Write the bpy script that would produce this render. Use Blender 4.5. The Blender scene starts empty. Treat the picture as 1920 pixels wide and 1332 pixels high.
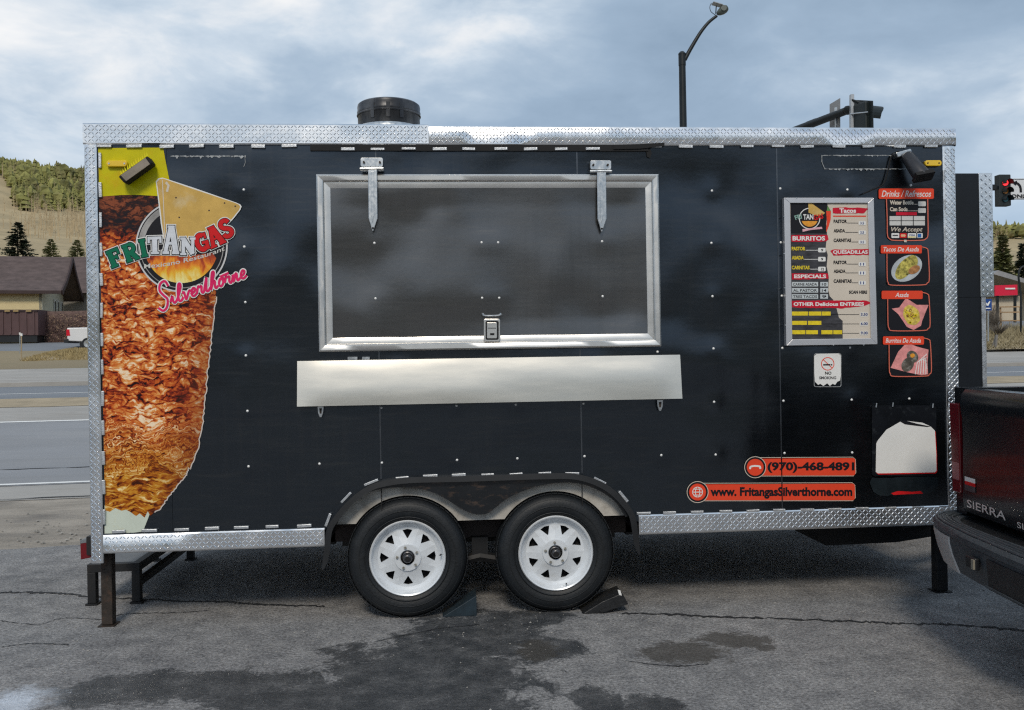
import bpy, bmesh, math, random
from mathutils import Vector, Matrix, noise as mnoise
random.seed(7)
R = math.radians
SC = bpy.context.scene
COL = SC.collection

# ------------------------------------------------------------------ camera
F = 1650.0; CAM = Vector((0, -5.0, 1.487))
_yaw, _pit, _rol = R(4.5145), R(-0.031), R(-0.9497)
FW = Vector((math.sin(_yaw)*math.cos(_pit), math.cos(_yaw)*math.cos(_pit), math.sin(_pit)))
_r = Vector((math.cos(_yaw), -math.sin(_yaw), 0)); _u = _r.cross(FW)
RT = _r*math.cos(_rol) + _u*math.sin(_rol)
UP = _u*math.cos(_rol) - _r*math.sin(_rol)
cd = bpy.data.cameras.new('camera'); cam = bpy.data.objects.new('camera', cd); COL.objects.link(cam)
cd.sensor_width = 36; cd.sensor_fit = 'HORIZONTAL'; cd.lens = 36*F/1920
cd.clip_start = 0.05; cd.clip_end = 5000
cam.matrix_world = Matrix(((RT.x, UP.x, -FW.x, CAM.x), (RT.y, UP.y, -FW.y, CAM.y), (RT.z, UP.z, -FW.z, CAM.z), (0, 0, 0, 1)))
SC.camera = cam

def ray(px, py): return FW + RT*((px-960)/F) - UP*((py-666)/F)
def U(px, py, Y=0.0):                 # photograph pixel -> point on the plane y = Y (trailer wall is y = 0)
    d = ray(px, py); return CAM + d*((Y-CAM.y)/d.y)
def at(px, py, depth): return CAM + ray(px, py)*depth
def G(px, py, z=0.0):
    d = ray(px, py); return CAM + d*((z-CAM.z)/d.z)

# ------------------------------------------------------------------ world, sun, exposure
SUN_AZ, SUN_EL = R(188), R(42)        # behind the camera, low
def node(T, typ, ins=None, **pr):
    n = T.nodes.new(typ)
    for k, v in pr.items(): setattr(n, k, v)
    for k, v in (ins or {}).items():
        s = n.inputs[k]
        if isinstance(v, bpy.types.NodeSocket): T.links.new(v, s)
        else: s.default_value = v
    return n
def math_n(T, op, a, b=0.0, c=0.0, clamp=False):
    n = T.nodes.new('ShaderNodeMath'); n.operation = op; n.use_clamp = clamp
    for i, v in enumerate((a, b, c)):
        if isinstance(v, bpy.types.NodeSocket): T.links.new(v, n.inputs[i])
        else: n.inputs[i].default_value = v
    return n.outputs[0]
def ramp(T, fac, stops, interp='LINEAR'):
    n = T.nodes.new('ShaderNodeValToRGB'); T.links.new(fac, n.inputs[0]); cr = n.color_ramp; cr.interpolation = interp
    while len(cr.elements) < len(stops): cr.elements.new(0.5)
    for e, (p, c) in zip(cr.elements, stops):
        e.position = p; e.color = (*c, 1) if len(c) == 3 else c
    return n.outputs[0]
def g3(v): return (v, v, v)
def mixc(T, fac, a, b, blend='MIX'):
    n = T.nodes.new('ShaderNodeMix'); n.data_type = 'RGBA'; n.blend_type = blend; n.clamp_factor = True
    for s, v in ((n.inputs[0], fac), (n.inputs[6], a), (n.inputs[7], b)):
        if isinstance(v, bpy.types.NodeSocket): T.links.new(v, s)
        else: s.default_value = v if not isinstance(v, tuple) or len(v) == 4 else (*v, 1)
    return n.outputs[2]

W = bpy.data.worlds.new('World'); SC.world = W; W.use_nodes = True
T = W.node_tree; T.nodes.clear()
tc = node(T, 'ShaderNodeTexCoord')
sep = node(T, 'ShaderNodeSeparateXYZ', {0: tc.outputs['Generated']})
zc = math_n(T, 'MAXIMUM', sep.outputs[2], 0.0)
cv = node(T, 'ShaderNodeMapping', {0: tc.outputs['Generated'], 'Scale': (1.0, 1.0, 2.1), 'Location': (0.37, 0.1, 0.05)})
n1 = node(T, 'ShaderNodeTexNoise', {'Vector': cv.outputs[0], 'Scale': 2.1, 'Detail': 10.0, 'Roughness': 0.52, 'Distortion': 0.25})
n2 = node(T, 'ShaderNodeTexNoise', {'Vector': cv.outputs[0], 'Scale': 6.5, 'Detail': 10.0, 'Roughness': 0.58, 'Distortion': 0.35})
n3 = node(T, 'ShaderNodeTexNoise', {'Vector': cv.outputs[0], 'Scale': 1.3, 'Detail': 5.0, 'Roughness': 0.5, 'Distortion': 0.3})
sky = node(T, 'ShaderNodeTexSky', sky_type='NISHITA', sun_disc=False, sun_elevation=SUN_EL, sun_rotation=SUN_AZ, altitude=2700.0, air_density=1.0, dust_density=0.6)
blue = mixc(T, 1.0, sky.outputs[0], (0.115, 0.115, 0.115, 1), 'MULTIPLY')
mixn = math_n(T, 'ADD', math_n(T, 'MULTIPLY', n1.outputs[0], 0.78), math_n(T, 'MULTIPLY', n2.outputs[0], 0.22))
body = ramp(T, mixn, [(0.35, (0.23, 0.315, 0.42)), (0.445, (0.295, 0.39, 0.505)), (0.50, (0.375, 0.468, 0.575)), (0.55, (0.51, 0.59, 0.675)), (0.63, (0.80, 0.805, 0.81))])
cover = ramp(T, n3.outputs[0], [(0.34, g3(0.55)), (0.50, g3(0.97))])
c2 = mixc(T, cover, blue, body)
wis = math_n(T, 'MULTIPLY', ramp(T, n2.outputs[0], [(0.54, g3(0)), (0.70, g3(0.6))]), ramp(T, n1.outputs[0], [(0.46, g3(0.0)), (0.60, g3(0.7))]))
c2 = mixc(T, wis, c2, (0.80, 0.79, 0.78, 1))
low = ramp(T, zc, [(0.0, g3(0.55)), (0.10, g3(0.30)), (0.25, g3(0.0))])
c3 = mixc(T, low, c2, (0.56, 0.66, 0.76, 1))
bg = node(T, 'ShaderNodeBackground', {'Color': c3, 'Strength': 1.0})
wo = node(T, 'ShaderNodeOutputWorld', {0: bg.outputs[0]})

sl = bpy.data.lights.new('sun', 'SUN'); sl.energy = 1.5; sl.angle = R(14); sl.color = (1.0, 0.90, 0.76)
sun = bpy.data.objects.new('sun', sl); COL.objects.link(sun)
_sd = Vector((math.sin(SUN_AZ)*math.cos(SUN_EL), math.cos(SUN_AZ)*math.cos(SUN_EL), math.sin(SUN_EL)))
sun.rotation_euler = _sd.to_track_quat('Z', 'Y').to_euler()
vs = SC.view_settings; vs.view_transform = 'Standard'; vs.look = 'None'; vs.exposure = 0.25; vs.gamma = 1.0; vs.use_curve_mapping = False
SC.cycles.max_bounces = 6; SC.cycles.diffuse_bounces = 3; SC.cycles.glossy_bounces = 3; SC.cycles.caustics_reflective = False
SC.cycles.use_denoising = False      # keep the fine grain of the surfaces
SC.cycles.filter_width = 1.25; SC.cycles.sample_clamp_indirect = 6.0

# ------------------------------------------------------------------ materials
MATS = {}
def mat(name, col, rough=0.6, metal=0.0, var=0.0, vscale=8.0, bump=0.0, bscale=60.0, spec=0.5, coat=0.0, rvar=0.0, stretch=(1, 1, 1), dirt=None, emit=None):
    if name in MATS: return MATS[name]
    m = bpy.data.materials.new(name); m.use_nodes = True; T = m.node_tree
    b = T.nodes['Principled BSDF']
    b.inputs['Roughness'].default_value = rough; b.inputs['Metallic'].default_value = metal
    b.inputs['Specular IOR Level'].default_value = spec; b.inputs['Coat Weight'].default_value = coat; b.inputs['Coat Roughness'].default_value = 0.08
    tc = node(T, 'ShaderNodeTexCoord'); mp = node(T, 'ShaderNodeMapping', {0: tc.outputs['Object'], 'Scale': stretch})
    nz = node(T, 'ShaderNodeTexNoise', {'Vector': mp.outputs[0], 'Scale': vscale, 'Detail': 7.0, 'Roughness': 0.62})
    c = (*col, 1)
    if var:
        c = ramp(T, nz.outputs[0], [(0.28, tuple(x*(1-var) for x in col)), (0.72, tuple(min(1, x*(1+var)) for x in col))])
    if dirt:
        dn = node(T, 'ShaderNodeTexNoise', {'Vector': mp.outputs[0], 'Scale': dirt[2], 'Detail': 9.0, 'Roughness': 0.65})
        f = ramp(T, dn.outputs[0], [(dirt[1], g3(0)), (min(1, dirt[1]+0.2), g3(1))])
        c = mixc(T, math_n(T, 'MULTIPLY', f, dirt[3]), c, dirt[0])
    if isinstance(c, tuple): b.inputs['Base Color'].default_value = c
    else: T.links.new(c, b.inputs['Base Color'])
    if rvar:
        T.links.new(ramp(T, nz.outputs[0], [(0.3, g3(max(0.03, rough-rvar))), (0.7, g3(min(1, rough+rvar)))]), b.inputs['Roughness'])
    if bump:
        bn = node(T, 'ShaderNodeTexNoise', {'Vector': mp.outputs[0], 'Scale': bscale, 'Detail': 5.0, 'Roughness': 0.6})
        bp = node(T, 'ShaderNodeBump', {'Height': bn.outputs[0], 'Strength': bump, 'Distance': 0.02}); T.links.new(bp.outputs[0], b.inputs['Normal'])
    if emit:
        b.inputs['Emission Color'].default_value = (*emit[0], 1); b.inputs['Emission Strength'].default_value = emit[1]
    MATS[name] = m; return m

M = {}
M['steel'] = mat('brushed_steel', (0.78, 0.76, 0.725), 0.34, 1.0, 0.04, 9, rvar=0.03, stretch=(0.6, 1, 1))
M['galv'] = mat('zinc_hardware', (0.60, 0.62, 0.63), 0.33, 1.0, 0.15, 40, rvar=0.1)
M['tabs'] = mat('trim_tab_aluminium', (0.56, 0.58, 0.60), 0.42, 0.75, 0.35, 22, 0.2, 120)
M['plate'] = mat('diamond_plate_aluminium', (0.92, 0.925, 0.93), 0.24, 1.0, 0.10, 5, 0.16, 5, rvar=0.10)
M['rivet'] = mat('rivet_white', (0.82, 0.82, 0.80), 0.35, 0.2)
M['black'] = mat('black_satin', (0.012, 0.013, 0.015), 0.45, var=0.3)
M['frame_black'] = mat('chassis_black', (0.007, 0.008, 0.010), 0.6, var=0.4, dirt=((0.03, 0.022, 0.016), 0.5, 9, 0.5))
M['rubber'] = mat('tyre_rubber', (0.0065, 0.009, 0.012), 0.55, var=0.35, vscale=12, bump=0.12, bscale=80, dirt=((0.030, 0.033, 0.036), 0.55, 7, 0.45))
M['rim'] = mat('rim_white_enamel', (0.72, 0.76, 0.80), 0.30, 0.1, 0.05, 10, dirt=((0.34, 0.31, 0.27), 0.57, 8, 0.4), coat=0.3)
M['hole'] = mat('shadow_black_metal', (0.006, 0.006, 0.007), 0.8)
M['lug'] = mat('lug_nut_metal', (0.55, 0.52, 0.45), 0.35, 0.9, 0.2, 90)
M['liner'] = mat('fender_liner_beige', (0.50, 0.475, 0.43), 0.55, 0.1, 0.18, 5, dirt=((0.10, 0.08, 0.06), 0.48, 6, 0.6))
M['skirt'] = mat('fender_skirt_paint', (0.013, 0.015, 0.018), 0.17, 0.1, 0.3, 5, dirt=((0.17, 0.11, 0.075), 0.53, 13, 0.55), stretch=(1, 1, 2.2))  # brown smudges stand for reflections, painted into the skirt colour
M['rust'] = mat('rusty_dark_steel', (0.045, 0.036, 0.030), 0.65, 0.4, 0.5, 18, 0.15, 60, dirt=((0.12, 0.06, 0.035), 0.52, 22, 0.6))
M['white'] = mat('white_vinyl', (0.80, 0.80, 0.78), 0.4, var=0.04)
M['ink'] = mat('black_ink', (0.012, 0.012, 0.016), 0.45)
M['red'] = mat('red_orange_vinyl', (0.80, 0.070, 0.030), 0.35, var=0.06)
M['cherry'] = mat('cherry_red_ink', (0.58, 0.012, 0.035), 0.4, var=0.15, vscale=30)
M['redl'] = mat('logo_red', (0.62, 0.015, 0.018), 0.35, var=0.1)
M['greenl'] = mat('logo_green', (0.006, 0.16, 0.085), 0.35, var=0.1)
M['whitel'] = mat('logo_white', (0.66, 0.69, 0.74), 0.35, var=0.16, vscale=22)
M['pink'] = mat('script_pink_red', (0.74, 0.02, 0.13), 0.35, var=0.2, vscale=20)
M['yellow'] = mat('menu_yellow', (0.80, 0.62, 0.03), 0.4, var=0.18, vscale=60)
M['cream'] = mat('menu_cream_paper', (0.66, 0.59, 0.50), 0.45, var=0.05, vscale=5)
M['slate'] = mat('menu_slate_print', (0.055, 0.055, 0.062), 0.4, var=0.55, vscale=16, stretch=(1, 1, 3))
M['bluep'] = mat('menu_blue_ink', (0.03, 0.06, 0.22), 0.4)
M['alum_frame'] = mat('menu_frame_aluminium', (0.66, 0.66, 0.68), 0.42, 0.75, 0.06, 6)
M['yellow_lens'] = mat('amber_marker_lens', (0.85, 0.55, 0.01), 0.15, var=0.08, coat=0.6)
M['red_lens'] = mat('red_lens', (0.15, 0.003, 0.008), 0.18, coat=0.3)
M['glass_dim'] = mat('flood_lamp_glass', (0.26, 0.22, 0.17), 0.25, 0.0, 0.3, 12)
M['glue'] = mat('adhesive_residue', (0.34, 0.36, 0.37), 0.7, var=0.5, vscale=60)
M['sootvent'] = mat('sooty_vent_metal', (0.055, 0.056, 0.060), 0.34, 0.75, 0.55, 9, dirt=((0.26, 0.25, 0.24), 0.56, 5, 0.7), stretch=(1, 1, 0.3))
M['paint'] = mat('truck_dark_paint', (0.007, 0.009, 0.012), 0.26, 0.0, 0.2, 4, spec=0.35, coat=0.12, dirt=((0.045, 0.045, 0.045), 0.55, 5, 0.35))
M['bumper_pad'] = mat('bumper_rubber_pad', (0.046, 0.055, 0.064), 0.5, var=0.25, vscale=20, bump=0.15, bscale=160)
M['bumper_grey'] = mat('bumper_grey_plastic', (0.50, 0.48, 0.465), 0.5, 0.1, 0.1, 12)
M['chrome'] = mat('chrome_badge', (0.78, 0.77, 0.74), 0.45, 0.4, 0.1, 50)
M['nose'] = mat('nose_black', (0.009, 0.012, 0.017), 0.5, 0.0, 0.3, 3, spec=0.3)
M['glass'] = mat('dark_window_glass', (0.02, 0.025, 0.03), 0.06, 0.0, coat=0.5)

def wall_mat(name, base, rough, metal, warm):
    m = bpy.data.materials.new(name); m.use_nodes = True; T = m.node_tree; b = T.nodes['Principled BSDF']
    tc = node(T, 'ShaderNodeTexCoord')
    nz = node(T, 'ShaderNodeTexNoise', {'Vector': tc.outputs['Object'], 'Scale': 1.4, 'Detail': 2.0, 'Roughness': 0.4, 'Distortion': 0.7})
    rot = node(T, 'ShaderNodeMapping', {0: tc.outputs['Object'], 'Rotation': (0, R(38), 0), 'Scale': (2.0, 1, 22)})
    sw = node(T, 'ShaderNodeTexNoise', {'Vector': rot.outputs[0], 'Scale': 2.0, 'Detail': 6.0, 'Roughness': 0.6, 'Distortion': 0.8})
    drip = node(T, 'ShaderNodeMapping', {0: tc.outputs['Object'], 'Scale': (26, 1, 1.1)})
    dn = node(T, 'ShaderNodeTexNoise', {'Vector': drip.outputs[0], 'Scale': 1.0, 'Detail': 5.0, 'Roughness': 0.6})
    dust = math_n(T, 'MULTIPLY', ramp(T, dn.outputs[0], [(0.50, g3(0)), (0.78, g3(1))]), ramp(T, nz.outputs[0], [(0.4, g3(0.1)), (0.65, g3(1))]))
    c = mixc(T, math_n(T, 'MULTIPLY', dust, 0.35), base, (0.10, 0.10, 0.10, 1))
    c = mixc(T, math_n(T, 'MULTIPLY', ramp(T, sw.outputs[0], [(0.5, g3(0)), (0.75, g3(1))]), 0.28), c, warm)
    T.links.new(c, b.inputs['Base Color'])
    b.inputs['Metallic'].default_value = metal
    rr = math_n(T, 'ADD', math_n(T, 'MULTIPLY', nz.outputs[0], 0.16), rough-0.08)
    rr = math_n(T, 'ADD', rr, math_n(T, 'MULTIPLY', sw.outputs[0], 0.10))
    T.links.new(rr, b.inputs['Roughness'])
    can = node(T, 'ShaderNodeTexNoise', {'Vector': tc.outputs['Object'], 'Scale': 1.9, 'Detail': 0.6, 'Distortion': 0.25})
    bp = node(T, 'ShaderNodeBump', {'Height': can.outputs[0], 'Strength': 1.0, 'Distance': 0.05})
    fb = node(T, 'ShaderNodeTexNoise', {'Vector': tc.outputs['Object'], 'Scale': 40.0, 'Detail': 3.0})
    bp2 = node(T, 'ShaderNodeBump', {'Height': fb.outputs[0], 'Strength': 0.015, 'Distance': 0.02, 'Normal': bp.outputs[0]})
    T.links.new(bp2.outputs[0], b.inputs['Normal'])
    MATS[name] = m; return m
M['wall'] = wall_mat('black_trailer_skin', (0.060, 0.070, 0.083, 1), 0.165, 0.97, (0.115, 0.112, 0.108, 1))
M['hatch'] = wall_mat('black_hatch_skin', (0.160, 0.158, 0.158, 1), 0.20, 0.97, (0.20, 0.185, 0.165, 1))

def meat_mat():
    m = bpy.data.materials.new('meat_print'); m.use_nodes = True; T = m.node_tree; b = T.nodes['Principled BSDF']
    tc = node(T, 'ShaderNodeTexCoord'); sp = node(T, 'ShaderNodeSeparateXYZ', {0: tc.outputs['Object']}); P0 = tc.outputs['Object']
    def warp(src, sc, amt, det=3.0):
        wn = node(T, 'ShaderNodeTexNoise', {'Vector': src, 'Scale': sc, 'Detail': det})
        o = node(T, 'ShaderNodeVectorMath', {0: wn.outputs['Color'], 1: (0.5, 0.5, 0.5)}, operation='SUBTRACT')
        o2 = node(T, 'ShaderNodeVectorMath', {0: o.outputs[0], 'Scale': amt}, operation='SCALE')
        return node(T, 'ShaderNodeVectorMath', {0: src, 1: o2.outputs[0]}, operation='ADD').outputs[0], wn.outputs[0]
    p, w0 = warp(P0, 5.0, 0.10); p, w1 = warp(p, 15.0, 0.05); p, w2 = warp(p, 48.0, 0.012)
    big = node(T, 'ShaderNodeTexNoise', {'Vector': P0, 'Scale': 6.5, 'Detail': 3.0, 'Roughness': 0.6})
    flat = node(T, 'ShaderNodeMapping', {0: p, 'Scale': (1.0, 1.0, 2.3), 'Rotation': (0, R(-12), 0)}).outputs[0]
    flat2 = node(T, 'ShaderNodeMapping', {0: p, 'Scale': (0.55, 1.0, 3.2), 'Rotation': (0, R(7), 0)}).outputs[0]
    fz = node(T, 'ShaderNodeMapRange', {'Value': math_n(T, 'ADD', sp.outputs[2], math_n(T, 'MULTIPLY', big.outputs[0], 0.3)), 'From Min': 1.30, 'From Max': 1.00}).outputs[0]
    vec = node(T, 'ShaderNodeMix', {0: fz, 4: flat, 5: flat2}, data_type='VECTOR').outputs[1]
    v1 = node(T, 'ShaderNodeTexVoronoi', {'Vector': vec, 'Scale': 12.0}, feature='F1')
    ve = node(T, 'ShaderNodeTexVoronoi', {'Vector': vec, 'Scale': 12.0}, feature='DISTANCE_TO_EDGE')
    v2 = node(T, 'ShaderNodeTexVoronoi', {'Vector': vec, 'Scale': 38.0}, feature='F1')
    cell = node(T, 'ShaderNodeSeparateColor', {0: v1.outputs['Color']}); cell2 = node(T, 'ShaderNodeSeparateColor', {0: v2.outputs['Color']})
    fi = node(T, 'ShaderNodeTexNoise', {'Vector': vec, 'Scale': 21.0, 'Detail': 7.0, 'Roughness': 0.60, 'Distortion': 0.6})
    val = math_n(T, 'ADD', math_n(T, 'ADD', math_n(T, 'MULTIPLY', cell.outputs[0], 0.22), math_n(T, 'MULTIPLY', cell2.outputs[0], 0.20)), math_n(T, 'ADD', math_n(T, 'MULTIPLY', fi.outputs[0], 1.0), math_n(T, 'MULTIPLY', big.outputs[0], 0.62)))
    val = math_n(T, 'SUBTRACT', val, math_n(T, 'MULTIPLY', ramp(T, ve.outputs['Distance'], [(0.0, g3(1)), (0.11, g3(0))]), math_n(T, 'MULTIPLY', w1, 0.34)))
    f = math_n(T, 'SUBTRACT', math_n(T, 'MULTIPLY', val, 1.28), 0.76)
    cu = ramp(T, f, [(0.16, (0.010, 0.004, 0.004)), (0.25, (0.09, 0.009, 0.006)), (0.35, (0.30, 0.030, 0.010)), (0.47, (0.55, 0.095, 0.014)), (0.58, (0.68, 0.20, 0.040)), (0.69, (0.80, 0.36, 0.10)), (0.82, (0.93, 0.74, 0.52))])
    cl = ramp(T, f, [(0.12, (0.05, 0.010, 0.003)), (0.26, (0.15, 0.024, 0.004)), (0.38, (0.34, 0.080, 0.007)), (0.50, (0.52, 0.18, 0.013)), (0.64, (0.64, 0.32, 0.035)), (0.84, (0.92, 0.72, 0.36))])
    c = mixc(T, fz, cu, cl)
    # a redder brown again at the bottom tip of the spit
    tip = node(T, 'ShaderNodeMapRange', {'Value': math_n(T, 'ADD', sp.outputs[2], math_n(T, 'MULTIPLY', w0, 0.22)), 'From Min': 0.68, 'From Max': 0.56}).outputs[0]
    c = mixc(T, math_n(T, 'MULTIPLY', tip, 0.75), c, cu)
    # charred band below the yellow top
    tb = node(T, 'ShaderNodeMapRange', {'Value': math_n(T, 'ADD', sp.outputs[2], math_n(T, 'MULTIPLY', w0, 0.30)), 'From Min': 2.30, 'From Max': 2.40}).outputs[0]
    c = mixc(T, tb, c, ramp(T, f, [(0.25, (0.012, 0.010, 0.014)), (0.5, (0.05, 0.014, 0.010)), (0.75, (0.26, 0.07, 0.03))]))
    pa, pb_ = U(412, 556), U(352, 900); kx = (pb_.x-pa.x)/(pb_.z-pa.z)
    xb = math_n(T, 'ADD', math_n(T, 'MULTIPLY', math_n(T, 'SUBTRACT', sp.outputs[2], pa.z), kx), pa.x)
    ed = node(T, 'ShaderNodeMapRange', {'Value': math_n(T, 'SUBTRACT', xb, sp.outputs[0]), 'From Min': 0.0, 'From Max': 0.20, 'To Min': 0.55, 'To Max': 0.0}).outputs[0]
    c = mixc(T, ed, c, (0.16, 0.030, 0.012, 1), 'MIX')
    T.links.new(c, b.inputs['Base Color']); b.inputs['Roughness'].default_value = 0.4; b.inputs['Specular IOR Level'].default_value = 0.2
    return m
M['meat'] = meat_mat()
def fire_mat():
    m = bpy.data.materials.new('flame_print'); m.use_nodes = True; T = m.node_tree; b = T.nodes['Principled BSDF']
    tc = node(T, 'ShaderNodeTexCoord'); sp = node(T, 'ShaderNodeSeparateXYZ', {0: tc.outputs['Object']})
    mp = node(T, 'ShaderNodeMapping', {0: tc.outputs['Object'], 'Scale': (22, 1, 9), 'Rotation': (0, R(8), 0)})
    nz = node(T, 'ShaderNodeTexNoise', {'Vector': mp.outputs[0], 'Scale': 1.0, 'Detail': 6.0, 'Distortion': 1.2})
    zt = node(T, 'ShaderNodeMapRange', {'Value': sp.outputs[2], 'From Min': U(340, 532).z, 'From Max': U(340, 470).z})
    f = math_n(T, 'SUBTRACT', math_n(T, 'ADD', nz.outputs[0], 0.28), math_n(T, 'MULTIPLY', zt.outputs[0], 0.55))
    c = ramp(T, f, [(0.12, (0.03, 0.004, 0.002)), (0.30, (0.45, 0.05, 0.005)), (0.45, (0.80, 0.22, 0.01)), (0.62, (0.86, 0.50, 0.03)), (0.85, (0.9, 0.80, 0.30))])
    T.links.new(c, b.inputs['Base Color']); b.inputs['Roughness'].default_value = 0.35
    return m
M['fire'] = fire_mat()
M['chip'] = mat('tortilla_chip_print', (0.62, 0.40, 0.11), 0.32, var=0.22, vscale=7, dirt=((0.72, 0.60, 0.38), 0.56, 6, 0.7))
M['yellowtop'] = mat('yellow_pineapple_print', (0.60, 0.54, 0.004), 0.35, var=0.15, vscale=6, dirt=((0.66, 0.36, 0.008), 0.54, 5, 0.8))
M['platewhite'] = mat('pale_plate_print', (0.60, 0.66, 0.57), 0.35, var=0.08, dirt=((0.68, 0.58, 0.25), 0.58, 7, 0.7))
M['ringgrey'] = mat('logo_ring_grey', (0.33, 0.32, 0.31), 0.35, var=0.55, vscale=6)
M['food1'] = mat('taco_print', (0.48, 0.42, 0.10), 0.4, var=0.9, vscale=40, dirt=((0.03, 0.04, 0.012), 0.5, 32, 0.9))
M['food2'] = mat('fries_print', (0.72, 0.52, 0.10), 0.4, var=0.5, vscale=50, dirt=((0.80, 0.72, 0.45), 0.55, 45, 0.8))
M['food3'] = mat('burrito_print', (0.10, 0.09, 0.075), 0.4, var=0.6, vscale=30, dirt=((0.55, 0.55, 0.52), 0.52, 22, 0.9))
M['paperpink'] = mat('pink_checked_paper_print', (0.75, 0.30, 0.29), 0.45, var=0.3, vscale=30)
M['dishblue'] = mat('pale_dish_print', (0.48, 0.52, 0.55), 0.4, var=0.25, vscale=14)
M['meatbrown'] = mat('grilled_meat_print', (0.42, 0.20, 0.08), 0.4, var=0.5, vscale=40)

for k in ('white', 'ink', 'red', 'cherry', 'redl', 'greenl', 'whitel', 'pink', 'yellow', 'cream', 'slate', 'bluep', 'chip', 'yellowtop', 'platewhite', 'ringgrey', 'food1', 'food2', 'food3', 'paperpink', 'dishblue', 'meatbrown'):
    M[k].node_tree.nodes['Principled BSDF'].inputs['Specular IOR Level'].default_value = 0.22

# ------------------------------------------------------------------ mesh helpers
class MB:
    def __init__(s): s.v = []; s.f = []
    def add(s, vs, fs):
        o = len(s.v); s.v += [tuple(v) for v in vs]; s.f += [tuple(i+o for i in f) for f in fs]; return s
    def box(s, a, b):
        (x0, y0, z0), (x1, y1, z1) = a, b
        return s.add([(x0, y0, z0), (x1, y0, z0), (x1, y1, z0), (x0, y1, z0), (x0, y0, z1), (x1, y0, z1), (x1, y1, z1), (x0, y1, z1)],
                     [(0, 3, 2, 1), (4, 5, 6, 7), (0, 1, 5, 4), (1, 2, 6, 5), (2, 3, 7, 6), (3, 0, 4, 7)])
    def obox(s, c, ex, ey, ez):       # oriented box: centre and three half-axis vectors
        c, ex, ey, ez = map(Vector, (c, ex, ey, ez))
        vs = [c+ex*i+ey*j+ez*k for k in (-1, 1) for i, j in ((-1, -1), (1, -1), (1, 1), (-1, 1))]
        return s.add(vs, [(0, 3, 2, 1), (4, 5, 6, 7), (0, 1, 5, 4), (1, 2, 6, 5), (2, 3, 7, 6), (3, 0, 4, 7)])
    def bar(s, a, b, w, h=None, up=(0, 0, 1)):
        a, b = Vector(a), Vector(b); d = (b-a); up = Vector(up)
        sd = d.cross(up)
        if sd.length < 1e-6: sd = d.cross(Vector((1, 0, 0)))
        sd.normalize(); u2 = sd.cross(d).normalized(); h = w if h is None else h
        return s.obox((a+b)/2, d/2, sd*w/2, u2*h/2)
    def tube(s, pts, rad, n=10, caps=True):
        pts = [Vector(p) for p in pts]; rs = rad if isinstance(rad, (list, tuple)) else [rad]*len(pts)
        o = len(s.v); prev = None
        for i, p in enumerate(pts):
            d = (pts[min(i+1, len(pts)-1)]-pts[max(i-1, 0)]).normalized()
            if prev is None: a = d.orthogonal().normalized()
            else:
                a = prev-d*prev.dot(d); a = a.normalized() if a.length > 1e-6 else d.orthogonal().normalized()
            prev = a; b = d.cross(a)
            for k in range(n):
                t = 2*math.pi*k/n; s.v.append(tuple(p+(a*math.cos(t)+b*math.sin(t))*rs[i]))
        for i in range(len(pts)-1):
            for k in range(n):
                s.f.append((o+i*n+k, o+i*n+(k+1) % n, o+(i+1)*n+(k+1) % n, o+(i+1)*n+k))
        if caps:
            s.f.append(tuple(o+k for k in range(n))[::-1]); s.f.append(tuple(o+(len(pts)-1)*n+k for k in range(n)))
        return s
    def lathe(s, prof, axis_o, axis='y', n=40, close=False):   # prof: (radius, along)
        o = len(s.v); ox = Vector(axis_o)
        for r, h in prof:
            for k in range(n):
                t = 2*math.pi*k/n; c, q = math.cos(t)*r, math.sin(t)*r
                s.v.append(tuple(ox+(Vector((c, h, q)) if axis == 'y' else Vector((c, q, h)) if axis == 'z' else Vector((h, c, q)))))
        m = len(prof); rng = m if close else m-1
        for i in range(rng):
            j = (i+1) % m
            for k in range(n):
                a, b, c, d = o+i*n+k, o+i*n+(k+1) % n, o+j*n+(k+1) % n, o+j*n+k
                s.f.append((a, b, c, d) if axis != 'z' else (a, b, c, d))
        return s
    def prism(s, poly, ext):          # poly: 3-D points of a planar ring, ext: vector
        ext = Vector(ext); n = len(poly); o = len(s.v)
        s.v += [tuple(Vector(p)) for p in poly]+[tuple(Vector(p)+ext) for p in poly]
        s.f.append(tuple(o+i for i in range(n))); s.f.append(tuple(o+n+i for i in reversed(range(n))))
        for i in range(n): s.f.append((o+i, o+n+i, o+n+(i+1) % n, o+(i+1) % n))
        return s
    def build(s, name, m, parent=None, smooth=False, bevel=0.0, seg=2, fix=True):
        me = bpy.data.meshes.new(name); me.from_pydata(s.v, [], s.f)
        if fix or bevel:
            bm = bmesh.new(); bm.from_mesh(me)
            bmesh.ops.recalc_face_normals(bm, faces=bm.faces)
            if bevel:
                es = [e for e in bm.edges if len(e.link_faces) == 2 and e.calc_face_angle(0) > 0.5]
                bmesh.ops.bevel(bm, geom=es, offset=bevel, segments=seg, affect='EDGES', profile=0.5, clamp_overlap=True)
            ng = [f for f in bm.faces if len(f.verts) > 4]
            if ng: bmesh.ops.triangulate(bm, faces=ng)
            bm.to_mesh(me); bm.free()
        me.materials.append(m)
        if smooth:
            me.polygons.foreach_set('use_smooth', [True]*len(me.polygons))
            if smooth != 'all':
                try: me.set_sharp_from_angle(angle=R(38))
                except Exception: pass
        o = bpy.data.objects.new(name, me); COL.objects.link(o)
        if parent is not None: link(o, parent)
        return o
def wloc(o):
    t = Vector((0, 0, 0))
    while o is not None: t = t+Vector(o.get('_L', (0, 0, 0))); o = o.parent
    return t
ROOTL = {}
def link(o, parent):
    o.parent = parent
    p = parent
    L = ROOTL.get(p.name, Vector((0, 0, 0)))
    if L.length: o.matrix_parent_inverse = Matrix.Translation(-L)
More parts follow.
